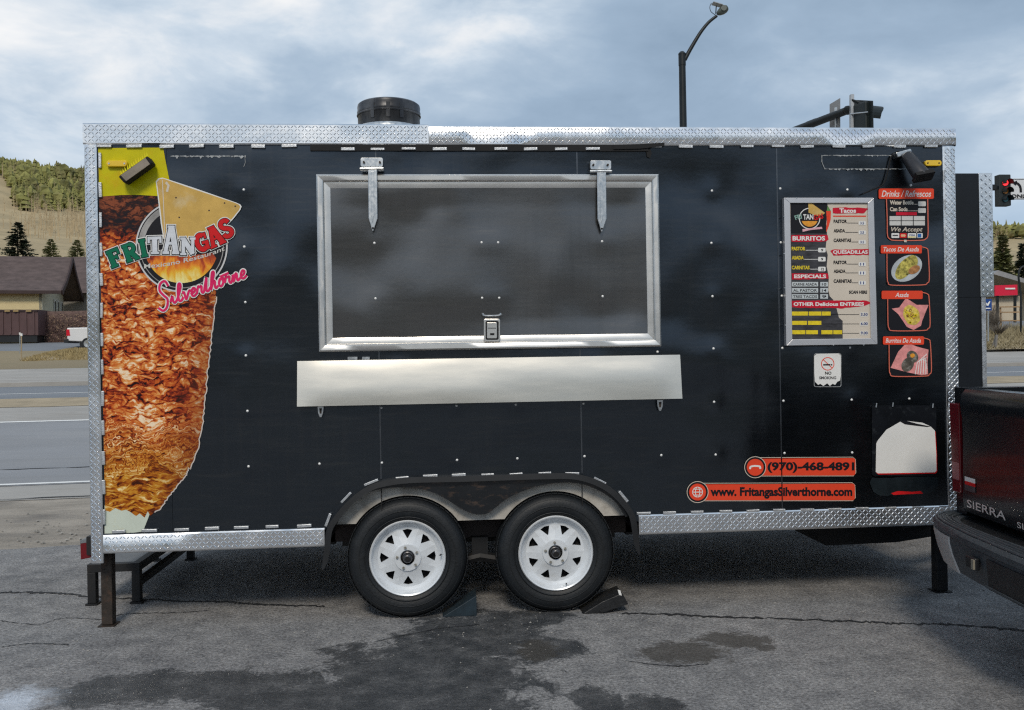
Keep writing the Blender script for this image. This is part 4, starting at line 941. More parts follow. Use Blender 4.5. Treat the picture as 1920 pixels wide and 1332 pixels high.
# front compartment, narrower than the body, seen past the right corner
zn = ZT-.012; YN = 1.25; zc0 = U(1850, 557, YN).z
xn0, xn1, xn2, xn3 = XR-.02, U(1836, 450, YN).x, U(1861.5, 450, YN).x, U(1848.5, 640, YN).x
MB().box((xn0, YN, zc0), (xn2-.004, 2.44, zn)).build('front_compartment', M['nose'], TR)
MB().box((xn0, YN+.002, ZB0), (xn3-.004, 2.44, zc0-.002)).build('front_compartment', M['nose'], TR)
MB().box((U(1840.5, 640, YN).x, YN-.006, ZB0), (xn3, YN+.05, zc0-.003)).build('edge_trim', M['tabs'], TR)
# ---- diamond plate trim with raised treads
def treads(b, x0, x1, z0, z1, y, p=.0195, h=.0030, flip=0, mapf=None, size=1.0):
    nx, nz = max(1, round((x1-x0)/p)), max(1, round((z1-z0)/p)); px_, pz_ = (x1-x0)/nx, (z1-z0)/nz
    for i in range(nx):
        for j in range(nz):
            s = 1 if (i+j+flip) % 2 else -1; c = (x0+(i+.5)*px_, z0+(j+.5)*pz_); a = R(45*s); L, w = .0122*size, .0034*size
            d = (math.cos(a), math.sin(a)); q = (-d[1], d[0]); pts = []
            for u, v, hh in ((-1, 0, 0), (-.45, 1, 0), (.45, 1, 0), (1, 0, 0), (.45, -1, 0), (-.45, -1, 0), (-.5, 0, h), (.5, 0, h)):
                X, Z = c[0]+d[0]*L*u+q[0]*w*v, c[1]+d[1]*L*u+q[1]*w*v
                pts.append(mapf(X, Z, hh) if mapf else (X, y-hh, Z))
            b.add(pts, [(0, 1, 6), (1, 2, 7, 6), (2, 3, 7), (3, 4, 7), (4, 5, 6, 7), (5, 0, 6)])
    return b
def rail(name, x0, x1, z0, z1, y=-.014, depth=.05, flip=0, wav=0.0):
    n = max(2, int((x1-x0)/.12)); b = MB(); sec = [(0, z0), (y*.55, z0), (y, z0+.007), (y, z1-.007), (y*.6, z1), (depth, z1)]; m_ = len(sec)
    for k in range(n+1):
        x = x0+(x1-x0)*k/n
        for yy, zz in sec: b.v.append((x, yy-wav*abs(mnoise.noise((x*1.1, zz*7, 3.3))), zz))
    for k in range(n):
        for j in range(m_-1): q = k*m_+j; b.f.append((q, q+m_, q+m_+1, q+1))
    b.f += [tuple(range(m_)), tuple(n*m_+j for j in range(m_))]
    o = b.build(name, M['plate'], TR, smooth=True)
    t = treads(MB(), x0+.006, x1-.006, z0+.010, z1-.008, 0, flip=flip, mapf=lambda X, Z, hh: (X, y+.0003-hh-wav*abs(mnoise.noise((X*1.1, Z*7, 3.3))), Z)).build('tread_relief', M['plate'], o, fix=False); t['kind'] = 'stuff'
    return o
xs = U(804, 250).x
NT = MB().box((xn1, YN-.008, zc0), (xn2, YN+.04, zn+.003)).build('nose_trim', M['plate'], TR, bevel=.003)
o = treads(MB(), xn1+.005, xn2-.005, zc0+.005, zn-.005, YN-.0078, p=.030, h=.004, size=1.3).build('tread_relief', M['plate'], NT, fix=False); o['kind'] = 'stuff'
rail('top_rail', XL, xs-.001, ZR, ZT+.006, wav=.003); rail('top_rail', xs+.001, XR, ZR, ZT-.003, y=-.012, flip=1, wav=.003)
rail('bottom_rail', XLI-.005, U(609, 1005).x, ZB0, ZB1, wav=.002); rail('bottom_rail', U(1197, 980).x, U(1783, 970).x, U(1450, 994).z, U(1450, 957.5).z, flip=1, wav=.002)
def corner(name, x0, x1, z0, z1, side):
    # angle trim that wraps round the corner
    b = MB(); n = 26; sec = [(x1, 0), (x1, -.010), (x1-.006, -.014), (x0+.020, -.014), (x0+.006, -.009), (x0, .004), (x0, .12)] if side < 0 else [(x0, 0), (x0, -.010), (x0+.006, -.014), (x1-.020, -.014), (x1-.006, -.009), (x1, .004), (x1, .12)]
    m_ = len(sec)
    for k in range(n+1):
        z = z0+(z1-z0)*k/n
        for xx, yy in sec: b.v.append((xx, yy, z))
    for k in range(n):
        for j in range(m_-1): q = k*m_+j; b.f.append((q, q+m_, q+m_+1, q+1))
    b.f += [tuple(range(m_)), tuple(n*m_+j for j in range(m_))]
    o = b.build(name, M['plate'], TR, smooth=True)
    t = treads(MB(), x0+.008, x1-.008, z0+.01, z1-.01, -.0137, p=.018, h=.0030).build('tread_relief', M['plate'], o, fix=False); t['kind'] = 'stuff'
corner('corner_trim', XL, XLI-.006, U(172, 1056).z, ZR-.003, -1)
corner('corner_trim', XC+.008, XR, ZB1-.03, ZR-.003, 1)
# shade under the lifted rail edge above the hatch, laid in as a black strip
MB().box((U(582, 278).x, -.010, U(900, 284).z), (U(1215, 278).x, -.002, ZR+.004)).build('rail_gap_shade', M['hole'], TR)
MB().prism([U(1150, 273, -.016), U(1246, 268, -.016), U(1246, 274, -.016), U(1200, 279, -.016), U(1150, 280, -.016)], (0, .012, 0)).build('peeled_rail_edge', M['hole'], TR)
sheet('loose_sealant', [[(1208, 279), (1219, 278), (1222, 288), (1219, 297), (1213, 294), (1212, 286)]], -.006, M['hole'], TR)
# ---- clip tabs along every trim edge
tb = MB().obox((0, 0, 0), (.040, 0, 0), (0, .006, 0), (0, 0, .0085)); t0 = tb.build('trim_tab', M['tabs'], None, bevel=.003); tme = t0.data; bpy.data.objects.remove(t0)
RTB = random.Random(3)
def tabpx(x, y, ang=0.0, yy=-.008):
    o = place(tme, 'trim_tab', TR, U(x+RTB.uniform(-2.5, 2.5)*math.cos(ang), y+RTB.uniform(-2.5, 2.5)*math.sin(ang)+RTB.uniform(-.5, .5), yy), (0, -ang+RTB.uniform(-.035, .035), 0)); o.scale = (RTB.uniform(.88, 1.06), 1, RTB.uniform(.8, 1.1))
for k in range(28):
    x = 196.5+57.3*k
    if not 590 < x < 1215: tabpx(x, 274.5+.4*(k % 3))
for k in range(9): tabpx(612+57.3*k+40, 279.5, 0, -.011)
for k in range(13): tabpx(187.5+k*.65, 303+55.4*k, R(90))
for k in range(12): tabpx(1770+k*1.0, 330+54.6*k, R(90))
for k in range(7): tabpx(225+57.2*k, 996.5-1.75*k)
for k in range(12): tabpx(1206+51.3*k, 962.5-1.0*k)
for (x, y, a) in ((615, 975, 68), (650, 932.5, 45), (697, 905, 22), (752, 896.5, 4), (806, 893, 2), (860, 891, 1), (914, 891, 1), (967, 889.5, 1), (1021, 887.5, 1), (1075, 888, -2), (1126, 901, -30), (1168, 931, -52)): tabpx(x, y, R(a), -.012)
# ---- rivets
rv = MB().lathe([(0, -.0036), (.004, -.003), (.0072, -.001), (.0078, .002)], (0, 0, 0), 'y', 10); r0 = rv.build('rivet', M['rivet'], None, smooth='all'); rme = r0.data; bpy.data.objects.remove(r0)
for x, y in RIV: place(rme, 'rivet', TR, U(x, y, 0))

# ---- fender skirt, wheel well
OUT = [(603, 1069), (608, 1026)]+ARCH+[(1196, 995), (1201, 1041)]
INN = [(633, 982), (643, 956), (666, 934), (702, 920), (744, 914), (787, 917), (815, 925), (840, 938), (861, 952), (879, 961), (896, 965), (914, 963), (928, 953), (950, 936), (978, 922), (1013, 911), (1056, 905), (1091, 908), (1127, 922), (1155, 943), (1173, 970)]
sk = [U(x, y, -.004) for x, y in catmull(ARCH, 3)]+[U(x, y, -.004) for x, y in reversed(catmull(INN, 3))]
MB().prism(sk, (0, .02, 0)).build('fender_skirt', M['skirt'], TR)
lip = catmull(OUT, 4); b = MB()
for i, (x, y) in enumerate(lip):
    a = Vector(lip[max(i-1, 0)]); c = Vector(lip[min(i+1, len(lip)-1)]); d = (c-a).normalized(); q = Vector((-d.y, d.x))
    if q.y < 0: q = -q
    if x < 700 and q.x < 0: q = -q
    if x > 1100 and q.x > 0: q = -q
    e = min(1, min(i, len(lip)-1-i)/3+.25)
    o_, n_ = Vector((x, y))+q*0, Vector((x, y))+q*11*e
    b.v += [tuple(U(o_.x, o_.y, -.002)), tuple(U(o_.x, o_.y, -.030)), tuple(U(n_.x, n_.y, -.034)), tuple(U(n_.x, n_.y, -.006))]
for i in range(len(lip)-1):
    for j in range(4): b.f.append((4*i+j, 4*i+4+j, 4*i+4+(j+1) % 4, 4*i+(j+1) % 4))
b.f += [(0, 1, 2, 3), tuple(4*(len(lip)-1)+j for j in range(4))]
b.build('fender_lip', M['black'], TR, smooth=True)
lz = U(760, 980, .05).z
for i, (cx_, cy_, a_lo, a_hi) in enumerate(((764, 1049, 0, 0), (1043, 1039, 0, 0))):
    c = U(cx_, cy_, 0); c.z = .3425; b = MB(); n = 40; rr_ = (.350, .40, .45, .53); yy = .055+.004*i
    for k in range(n+1):
        for r_ in rr_:
            t0_ = math.asin(min(1, (lz-c.z)/r_)); a = t0_+(math.pi-2*t0_)*k/n
            b.v.append((c.x+r_*math.cos(a), yy, c.z+r_*math.sin(a)))
    for k in range(n):
        for j in range(3): q = 4*k+j; b.f.append((q, q+1, q+5, q+4))
    b.build('wheel_well_liner', M['liner'], TR, fix=False)
shell('wheel_well_back', (xa, .60, .30), (xb, .62, U(960, 886).z+.03))
MB().box((U(600, 985).x, .25, U(760, 1012, .25).z), (U(1215, 960).x, .30, U(760, 981, .25).z)).build('frame_rail', mat('frame_rail_brown', (.035, .024, .022), .6, .2, .4, 6), TR)
for x0, x1 in ((XL+.05, xa), (xb, XR-.05)): MB().box((x0, .25, ZB0-.045), (x1, .32, ZB0+.03)).build('frame_rail', M['frame_black'], TR)
MB().box((XL+.05, WD-.32, ZB0-.045), (XR-.05, WD-.25, ZB0+.03)).build('frame_rail', M['frame_black'], TR)
for k in range(8):
    x = XL+.35+.62*k
    if not (xa-.05 < x < xb+.05): MB().box((x, .32, ZB0-.04), (x+.06, WD-.32, ZB0+.03)).build('cross_member', M['frame_black'], TR)
# axles and spring hanger
hx0 = U(902, 1020, .2); MB().box((U(885, 1030, .2).x, .2, U(900, 1053, .2).z), (U(915, 1030, .2).x, .28, U(900, 1008, .2).z)).build('spring_hanger', M['frame_black'], TR)
MB().tube([U(870, 1050, .22), U(900, 1043, .22), U(932, 1048, .22)], .03, 8).build('equalizer', M['frame_black'], TR)
# ---- wheels
def wheel(cx_, cy_, rot, valve):
    c = U(cx_, cy_, 0); c.z = .3425; c.y = 0
    ty = MB().lathe([(.212, .045), (.216, .022), (.232, .010), (.262, .003), (.296, .004), (.318, .016), (.332, .036), (.3415, .066), (.3425, .11), (.3415, .154), (.332, .184), (.30, .212), (.232, .206), (.212, .178)], c, 'y', 72, close=True).build('wheel', M['rubber'], TR, smooth=True)
    b = MB()
    for r_ in (.236, .272, .309): b.lathe([(r_-.0025, .012), (r_, -.002 if r_ < .3 else .009), (r_+.0025, .012)], c, 'y', 64)
    b.build('sidewall_rib', M['rubber'], ty, smooth='all')
    b = MB()   # tread blocks
    for k in range(60):
        a = 2*math.pi*k/60
        for j, yy in enumerate((.05, .085, .125, .165)):
            a2 = a+(.05 if j % 2 else 0); rr = .3425
            er = Vector((math.cos(a2), 0, math.sin(a2))); et = Vector((-math.sin(a2), 0, math.cos(a2)))
            b.obox(c+er*(rr-.003)+Vector((0, yy, 0)), er*.0020, et*.015, (0, .014, 0))
    o = b.build('tread_blocks', M['rubber'], ty, fix=False); o['kind'] = 'stuff'
    MB().lathe([(.214, .050), (.2165, .016), (.211, .010), (.204, .014), (.198, .034), (.186, .050), (.172, .056), (.168, .062)], c, 'y', 64).build('rim_barrel', M['rim'], ty, smooth=True)
    # spoked disc: eight triangular openings
    b = MB(); n = 64; NS = 8
    def P(r_, a, y): return (c.x+r_*math.cos(a), y, c.z+r_*math.sin(a))
    yo, yi, yh = .058, .048, .036
    def yat(r_): return yo-(yo-yh)*max(0, min(1, (.150-r_)/.075))
    for k in range(NS):
        a0 = rot+2*math.pi*k/NS; ha = math.pi/NS
        ro, ri, wh = .155, .108, .185                      # hole: wide side out, point in
        H = [(ro, a0-wh), (ro+.004, a0), (ro, a0+wh), (ri, a0+.018), (ri, a0-.018)]
        # surrounding quad ring of the sector
        S = [(.174, a0-ha), (.174, a0-wh), (.174, a0), (.174, a0+wh), (.174, a0+ha), (.076, a0+ha), (.076, a0+.1), (.076, a0-.1), (.076, a0-ha), (.125, a0-ha), (.125, a0+ha)]
        V = H+S; o_ = len(b.v); b.v += [P(r_, a, yat(r_)) for r_, a in V]
        fs = [(0, 6, 7, 1), (1, 7, 8, 2), (0, 5, 6), (2, 8, 9), (2, 9, 15), (0, 14, 5), (2, 15, 3), (0, 4, 14), (3, 15, 10), (4, 13, 14), (3, 10, 11), (4, 12, 13), (3, 11, 12, 4)]
        b.f += [tuple(o_+i for i in f) for f in fs]
        # edge thickness of each opening
        for i in range(5):
            j = (i+1) % 5; o2 = len(b.v); A_, B_ = H[i], H[j]
            b.v += [P(*A_, yat(A_[0])), P(*B_, yat(B_[0])), P(*B_, yat(B_[0])+.010), P(*A_, yat(A_[0])+.010)]; b.f.append((o2, o2+1, o2+2, o2+3))
    disc = b.build('wheel_disc', M['rim'], ty)
    MB().lathe([(.078, yh+.001), (.074, .028), (.045, .027), (.040, .032)], c, 'y', 48).build('hub_face', M['rim'], ty, smooth=True)
    MB().lathe([(.20, .10), (.0, .10)], c, 'y', 32).build('brake_drum', M['hole'], ty)
    hub = MB().lathe([(.0, .0), (.016, .0), (.022, .004), (.026, .012), (.027, .040), (.041, .046)], c, 'y', 28).build('hub_cap', mat('greasy_hub', (.10, .10, .105), .3, .8), ty, smooth=True)
    MB().lathe([(.0, -.002), (.013, -.002), (.015, .001)], c, 'y', 20).build('grease_plug', M['hole'], hub)
    for k in range(5):
        a = rot*.3+R(75)+2*math.pi*k/5; p = Vector(P(.060, a, .02)); MB().tube([p+Vector((0, .010, 0)), p, p-Vector((0, .006, 0))], [.0085, .0085, .005], 6).build('lug_nut', M['lug'], ty)
    a = R(valve); p = Vector(P(.190, a, .03)); MB().tube([p, p+Vector((-.006*math.cos(a), -.022, -.006*math.sin(a)))], .0045, 6).build('valve_stem', M['hole'], ty)
    MB().tube([Vector((c.x, .12, c.z)), Vector((c.x, WD-.3, c.z))], .035, 10).build('axle', M['frame_black'], TR)
    w2 = MB().lathe([(.15, 0), (.30, .0), (.34, .05), (.34, .16), (.30, .2), (.15, .2)], Vector((c.x, WD-.22, c.z)), 'y', 32, close=True).build('wheel', M['rubber'], TR, smooth=True)
wheel(764, 1049, R(90), 4); wheel(1043, 1039, R(67), -72)

# ---- serving hatch
HP = [(592, 327), (1234, 329), (1238, 651), (600, 660)]
hc = [U(x, y) for x, y in HP]; hx0, hx1 = (hc[0].x+hc[3].x)/2, (hc[1].x+hc[2].x)/2; hz1, hz0 = (hc[0].z+hc[1].z)/2, (hc[2].z+hc[3].z)/2
FWD = .078; nx, nz = 60, 34; b = MB(); px0, px1, pz0, pz1 = hx0+FWD, hx1-FWD, hz0+FWD*.85, hz1-FWD
RWH = [(U(x, y).x, U(x, y).z) for x, y in RIVH]
for k in range(nx+1):
    for j in range(nz+1):
        x = px0+(px1-px0)*k/nx; z = pz0+(pz1-pz0)*j/nz; e = min(1, min(k, nx-k)/4)*min(1, min(j, nz-j)/4)
        y = -.014+.005*(1+mnoise.noise((x*1.1+4, 2, z*1.4)))*e
        for rx, rz in RWH: y -= .003*math.exp(-((x-rx)**2+(z-rz)**2)/.004)*e
        b.v.append((x, y, z))
for k in range(nx):
    for j in range(nz): q = k*(nz+1)+j; b.f.append((q, q+nz+1, q+nz+2, q+1))
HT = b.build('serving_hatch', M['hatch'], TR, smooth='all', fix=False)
cs = [(0, -.001), (.002, -.024), (.010, -.030), (.034, -.029), (.040, -.024), (.044, -.016), (.076, -.0145), (.0785, -.013)]   # inward distance, y
def fr(i):
    A = [(hx0, hz1), (hx1, hz1), (hx1, hz0), (hx0, hz0)]; p, q = A[i], A[(i+1) % 4]; b = MB(); c_ = [(1, -1), (-1, -1), (-1, 1), (1, 1)]; n = 24
    for t in range(n+1):
        for d, y in cs:
            a = (p[0]+c_[i][0]*d, p[1]+c_[i][1]*d); e = (q[0]+c_[(i+1) % 4][0]*d, q[1]+c_[(i+1) % 4][1]*d); f = t/n
            wv = .0015*mnoise.noise((f*7+i*5, d*30, 1.1))
            b.v.append((a[0]+(e[0]-a[0])*f, y+(wv if 0 < t < n else 0), a[1]+(e[1]-a[1])*f))
    m_ = len(cs)
    for t in range(n):
        for j in range(m_-1): k = t*m_+j; b.f.append((k, k+m_, k+m_+1, k+1))
    b.build('frame_rail', M['steel'], HT, smooth=True, fix=False)
for i in range(4): fr(i)
for x, y in RIVH: place(rme, 'rivet', HT, U(x, y, -.012))
def hinge(x0, x1, y0, sx0, sx1, yt):
    h = MB().prism([U(x, y, -.040) for x, y in rrect(x0, y0, x1, y0+17, 3, 3)], (0, .034, 0)).build('hinge', M['galv'], TR, bevel=.0015)
    MB().tube([U(x0-1, y0+21, -.044), U(x1+1, y0+20.5, -.044)], .009, 12).build('hinge_barrel', M['galv'], h, smooth=True)
    ym = (sx0+sx1)/2
    P = [(sx0, y0+22), (sx1, y0+22), (sx1+1, yt-24), (ym+1.5, yt), (ym-.5, yt), (sx0+1, yt-24)]
    MB().prism([U(x, y, -.050) for x, y in P], (0, .012, 0)).build('hinge_strap', M['galv'], h, bevel=.003)
    MB().prism([U(ym-2.6, y0+26, -.0535), U(ym+2.6, y0+26, -.0535), U(ym+3, yt-30, -.0535), U(ym, yt-16, -.0535), U(ym-2.4, yt-30, -.0535)], (0, .004, 0)).build('strap_rib', M['galv'], h, bevel=.001)
    for (bx_, by_) in ((x0+6, y0+8), (x1-6, y0+8), (ym, y0+42), (ym+.6, y0+74), (ym+.8, yt-6)):
        c = U(bx_, by_, -.053); MB().tube([c+Vector((0, .015, 0)), c], .006, 8).build('bolt', M['hole'] if by_ > y0+20 else M['rust'], h)
hinge(676, 718, 296, 690, 707, 434); hinge(1107, 1146, 301, 1119.5, 1136.5, 435)
L_ = MB().prism([U(x, y, -.034) for x, y in rrect(907, 598, 938, 641, 4)], (0, .03, 0)).build('paddle_latch', M['steel'], HT, bevel=.003)
MB().prism([U(x, y, -.0355) for x, y in rrect(910.5, 602, 935, 637.5, 3)], (0, .004, 0)).build('latch_recess', M['hole'], L_)
MB().prism([U(x, y, -.040) for x, y in rrect(913, 605, 932, 635, 2)], (0, .006, 0)).build('latch_paddle', M['steel'], L_, bevel=.002)
sheet('paddle_slot', [quadp(914.5, 615, 930, 616.3), quadp(919, 625, 927, 629)], -.0408, M['hole'], L_)
MB().tube([U(x, y, -.03) for x, y in catmull([(905, 588), (907, 592), (922, 592.5), (937, 591.5), (939.5, 587.5)], 4)], .005, 8).build('pull_handle', M['galv'], HT, smooth=True)
for x in (905.5, 938.5): c = U(x, 590, -.01); MB().tube([c, c+Vector((0, -.022, 0))], .007, 8).build('handle_foot', M['galv'], HT)
# ---- folded shelf
SF = [(556, 677), (1277, 666), (1278.5, 748), (557.5, 762)]
s_ = [U(x, y, -.05) for x, y in SF]; sx0, sx1 = (s_[0].x+s_[3].x)/2, (s_[1].x+s_[2].x)/2; sz1, sz0 = (s_[0].z+s_[1].z)/2, (s_[2].z+s_[3].z)/2
b = MB(); n, m_ = 60, 12
for k in range(n+1):
    x = sx0+(sx1-sx0)*k/n
    col_ = [(-.006, sz1), (-.020, sz1+.0005)]
    for j in range(m_+1):
        t = j/m_; ed = math.sin(math.pi*t)*min(1, min(k, n-k)/4)
        col_.append((-.028-.034*t-.006*ed-.0035*mnoise.noise((x*1.5, t*1.6, 2.2))*ed, sz1-(sz1-sz0)*t))
    col_ += [(-.052, sz0-.0015), (-.006, sz0-.001)]
    for yy, zz in col_: b.v.append((x, yy, zz))
q_ = m_+5
for k in range(n):
    for j in range(q_-1): i = k*q_+j; b.f.append((i, i+q_, i+q_+1, i+1))
b.f += [tuple(range(q_)), tuple(n*q_+j for j in range(q_))]
SH = b.build('folding_shelf', mat('shelf_steel', (.74, .70, .62), .31, .97, .05, 3.0, rvar=.02, stretch=(1, 1, 6), dirt=((.56, .545, .52), .5, 4, .18)), TR, smooth=True)
for x0, x1 in ((652, 670), (679, 693)): MB().prism([U(x, y, -.022) for x, y in quadp(x0, 669.5, x1, 675)], (0, .02, 0)).build('shelf_hinge', M['galv'], SH)
for x, y in ((601, 762), (1238, 750)):
    l = MB().prism([U(x+a, y+c, -.024) for a, c in ((-6, 0), (6, 0), (5, 12), (2, 21), (-2, 21), (-5, 12))], (0, .02, 0)).build('shelf_latch', M['galv'], SH, bevel=.002)
    MB().prism([U(x+a, y+c, -.027) for a, c in ((-2.5, 4), (2.5, 4), (1.5, 14), (-1.5, 14))], (0, .004, 0)).build('latch_tongue', M['rust'], l)
place(rme, 'rivet', TR, U(1233, 660, 0))
# ---- roof vent
vc = U(729.5, 230, .5); vr = (U(789, 215, .5).x-U(671, 215, .5).x)/2
zt_, zm_ = U(729, 180.5, .32).z, U(729, 205, .32).z
V0 = MB().lathe([(vr*.985, vc.z-.06), (vr*.985, zm_), (vr*1.0, zm_+.006), (vr*1.01, zm_+.022), (vr*.99, zm_+.030), (vr*1.0, zm_+.050), (vr*.985, zm_+.066), (vr*.93, zt_-.004), (vr*.6, zt_+.004), (0, zt_+.006)], (vc.x, .5, 0), 'z', 56).build('exhaust_vent', M['sootvent'], TR, smooth=True)
MB().lathe([(vr*1.005, zm_-.004), (vr*1.02, zm_+.002), (vr*1.005, zm_+.008)], (vc.x, .5, 0), 'z', 56).build('vent_band', M['sootvent'], V0, smooth=True)
MB().lathe([(vr*.99, U(729, 229, .32).z), (vr*1.06, U(729, 229.5, .32).z), (vr*1.16, U(729, 236, .32).z-.01), (vr*1.2, ZT-.05)], (vc.x, .5, 0), 'z', 48).build('vent_flashing', M['galv'], V0, smooth=True)
for a_ in (-64, -88, -117):
    a = R(a_); MB().obox(Vector((vc.x+vr*.99*math.cos(a), .5+vr*.99*math.sin(a), vc.z+.03)), Vector((-math.sin(a), math.cos(a), 0))*.012, Vector((math.cos(a), math.sin(a), 0))*.004, (0, 0, .045)).build('vent_strap', M['sootvent'], V0)
# ---- marker lights, flood lamps, wires
for P, nm in (((1735, 300.5, 1766, 311.5), 'marker_light'), ((199, 301, 238, 312.5), 'marker_light')):
    l = MB().prism([U(x, y, -.024) for x, y in rrect(*P, 4.5)], (0, .022, 0)).build(nm, M['yellow_lens'], TR, bevel=.004)
    for x in (P[0]+5, P[2]-5): c = U(x, (P[1]+P[3])/2, -.026); MB().tube([c, c+Vector((0, .004, 0))], .005, 6).build('screw', M['rust'] if P[0] > 999 else M['galv'], l)
# flood lamp over the yellow graphic
FLp = [(221, 331), (276, 292), (286, 306), (233, 344)]
fl = MB().prism([U(x, y, -.085) for x, y in FLp], (0, .07, 0)).build('flood_lamp', M['hole'], TR, bevel=.008)
mid_ = Vector((254, 318)); inn = [tuple(mid_+(Vector(p)-mid_)*.84) for p in FLp]
MB().prism([U(x, y, -.089) for x, y in inn], (0, .006, 0)).build('lamp_glass', M['glass_dim'], fl)
MB().bar(U(254, 318, -.03), U(254, 322, .0), .05, .03).build('lamp_bracket', M['hole'], fl)
b = MB(); rnd = random.Random(4)
for k in range(13):
    f = k/12; x, y = 228+(276-228)*f, 324-(324-290)*f; b.add([U(x-1.6, y+3, -.088), U(x+1.6, y+2, -.088), U(x-2+rnd.uniform(-1, 1), y-4-rnd.random()*4, -.07)], [(0, 1, 2)])
b.build('lamp_heat_fins', M['yellowtop'], fl, fix=False)
# spot lamp at the upper right, angled down
A_, B_ = U(1699, 291, -.06), U(1731, 333, -.16); dd = (B_-A_); sd_ = Vector((dd.z, 0, -dd.x)).normalized(); nn = dd.cross(sd_).normalized()
sp_ = MB(); 
for t, w, h in ((0, .028, .03), (.06, .036, .038), (.9, .050, .042), (1.0, .052, .040)):
    for k in range(12):
        a = 2*math.pi*k/12; sp_.v.append(tuple(A_+dd*t+sd_*w*math.cos(a)+nn*h*math.sin(a)))
for i in range(3):
    for k in range(12): sp_.f.append((i*12+k, i*12+(k+1) % 12, (i+1)*12+(k+1) % 12, (i+1)*12+k))
sp_.f += [tuple(range(12)), tuple(range(36, 48))]
SPT = sp_.build('spot_lamp', mat('lamp_body_grey_black', (.035, .035, .04), .38, .3, .3, 10), TR, smooth=True)
MB().obox(A_+Vector((-.01, .03, .012)), (.045, 0, .012), (0, .03, 0), (-.005, 0, .014)).build('lamp_mount', M['galv'], SPT, bevel=.004)
MB().prism([B_+sd_*.05-dd*.12+nn*.03, B_+sd_*.05+nn*.03, B_-sd_*.055+nn*.03+dd*.08, B_-sd_*.05-dd*.05+nn*.03], -nn*.07).build('lamp_hood', M['hole'], SPT)
MB().tube([U(x, y, -.012) for x, y in catmull([(1686, 284), (1676, 288), (1670, 297), (1666, 315), (1661, 335), (1655, 347), (1640, 354), (1618, 364)], 5)], .0042, 6).build('lamp_wire', M['hole'], TR, smooth=True)
# ---- legs, tail lamp, coupler
def leg(x0, x1, yt, yb, Y, m, foot=True):
    a, c = U((x0+x1)/2, yb, Y), U((x0+x1)/2, yt, Y); w = (U(x1, yb, Y).x-U(x0, yb, Y).x)/2
    l = MB().box((a.x-w, Y, .008), (a.x+w, Y+2*w, ZB0+.02)).build('stabiliser_leg', m, TR, bevel=.004)
    if foot: MB().box((a.x-w*1.5, Y-w*.5, .0), (a.x+w*1.5, Y+2.5*w, .006)).build('foot_plate', m, l)
    return l
leg(190, 211, 1040, 1163, .10, M['rust']); leg(1758, 1778, 1000, 1108, .12, M['frame_black'])
MB().box((U(332, 1040, 2.2).x, 2.2, .0), (U(343, 1040, 2.2).x, 2.26, ZB0)).build('stabiliser_leg', M['frame_black'], TR)
lp = [U(150, 1015, .03), U(169, 1011, .03), U(170, 1046, .03), U(151, 1050, .03)]
tl_ = MB().prism(lp, (0, .10, 0)).build('tail_light', M['red_lens'], TR, bevel=.004)
MB().prism([U(149.5, 1014, .028), U(169.5, 1009, .028), U(169.5, 1016.5, .028), U(149.8, 1019.5, .028)], (0, .104, 0)).build('lamp_bezel', mat('grey_bezel', (.28, .30, .32), .3, .5), tl_)
MB().box((XL-.03, .02, ZB0-.01), (XL, WD-.02, ZB0+.09)).build('rear_bumper', M['frame_black'], TR)
bxp = [(1535, 986), (1750, 978), (1750, 1006), (1682, 1017), (1560, 1023), (1548, 1023), (1548, 1014), (1536, 1013)]
MB().prism([U(x, y, .45) for x, y in bxp], (0, .6, 0)).build('under_floor_box', M['frame_black'], TR)
for s in (0.35, WD-.35):
    MB().bar((XR-.2, s, ZB0-.03), (5.05, WD/2, .42), .06, .10).build('tongue_rail', M['frame_black'], TR)
MB().box((4.98, WD/2-.06, .40), (5.30, WD/2+.06, .52)).build('coupler', M['frame_black'], TR, bevel=.02)
MB().tube([(4.75, WD/2, .0), (4.75, WD/2, .85)], .03, 10).build('tongue_jack', M['frame_black'], TR)

# ================================================================== printed graphics on the trailer side
rnd = random.Random(12)
def rag(pts, amp, step=7):
    out = []
    for i in range(len(pts)):
        a, b_ = Vector(pts[i]), Vector(pts[(i+1) % len(pts)]); n = max(1, int((b_-a).length/step))
        for k in range(n): out.append(tuple(a.lerp(b_, k/n)+Vector((rnd.uniform(-amp, amp), rnd.uniform(-amp, amp)))))
    return out
YD = -.0012
right = [(405, 556), (399, 600), (394, 650), (388, 700), (383, 755), (379, 795), (370, 840), (356, 880), (353, 876), (348, 892), (330, 912), (312, 935), (302, 952), (286, 962)]
right_r = []
for a, c in zip(right, right[1:]):
    for k in range(8): right_r.append(tuple(Vector(a).lerp(Vector(c), k/8)+Vector((rnd.uniform(-1.5, 1.5), 0))))
bot = [(282, 968), (277, 959), (271, 971), (262, 963), (255, 968), (244, 960), (236, 956), (228, 958), (216, 953), (206, 960), (197, 957), (192, 700)]
topm = [(186, 366), (230, 363), (262, 364), (300, 366), (322, 362), (330, 372), (405, 470)]
MG = sheet('meat_graphic', [topm+right_r+bot], YD, M['meat'], TR)
sheet('graphic_edge', ribbon([(x+1.2, y+.6) for x, y in right_r], 2.2), YD+.0004, mat('print_edge_white', (.62, .55, .5), .4), TR)
sheet('yellow_graphic', [[(184, 278), (306, 277), (310, 300), (316, 330), (321, 352), (325, 367), (297, 368), (262, 366), (228, 366), (186, 369)]], YD-.0004, M['yellowtop'], TR)
sheet('plate_graphic', [[(196, 948), (240, 945), (285, 955), (280, 966), (268, 997), (252, 999), (196, 1001)]], YD+.0003, M['platewhite'], TR)
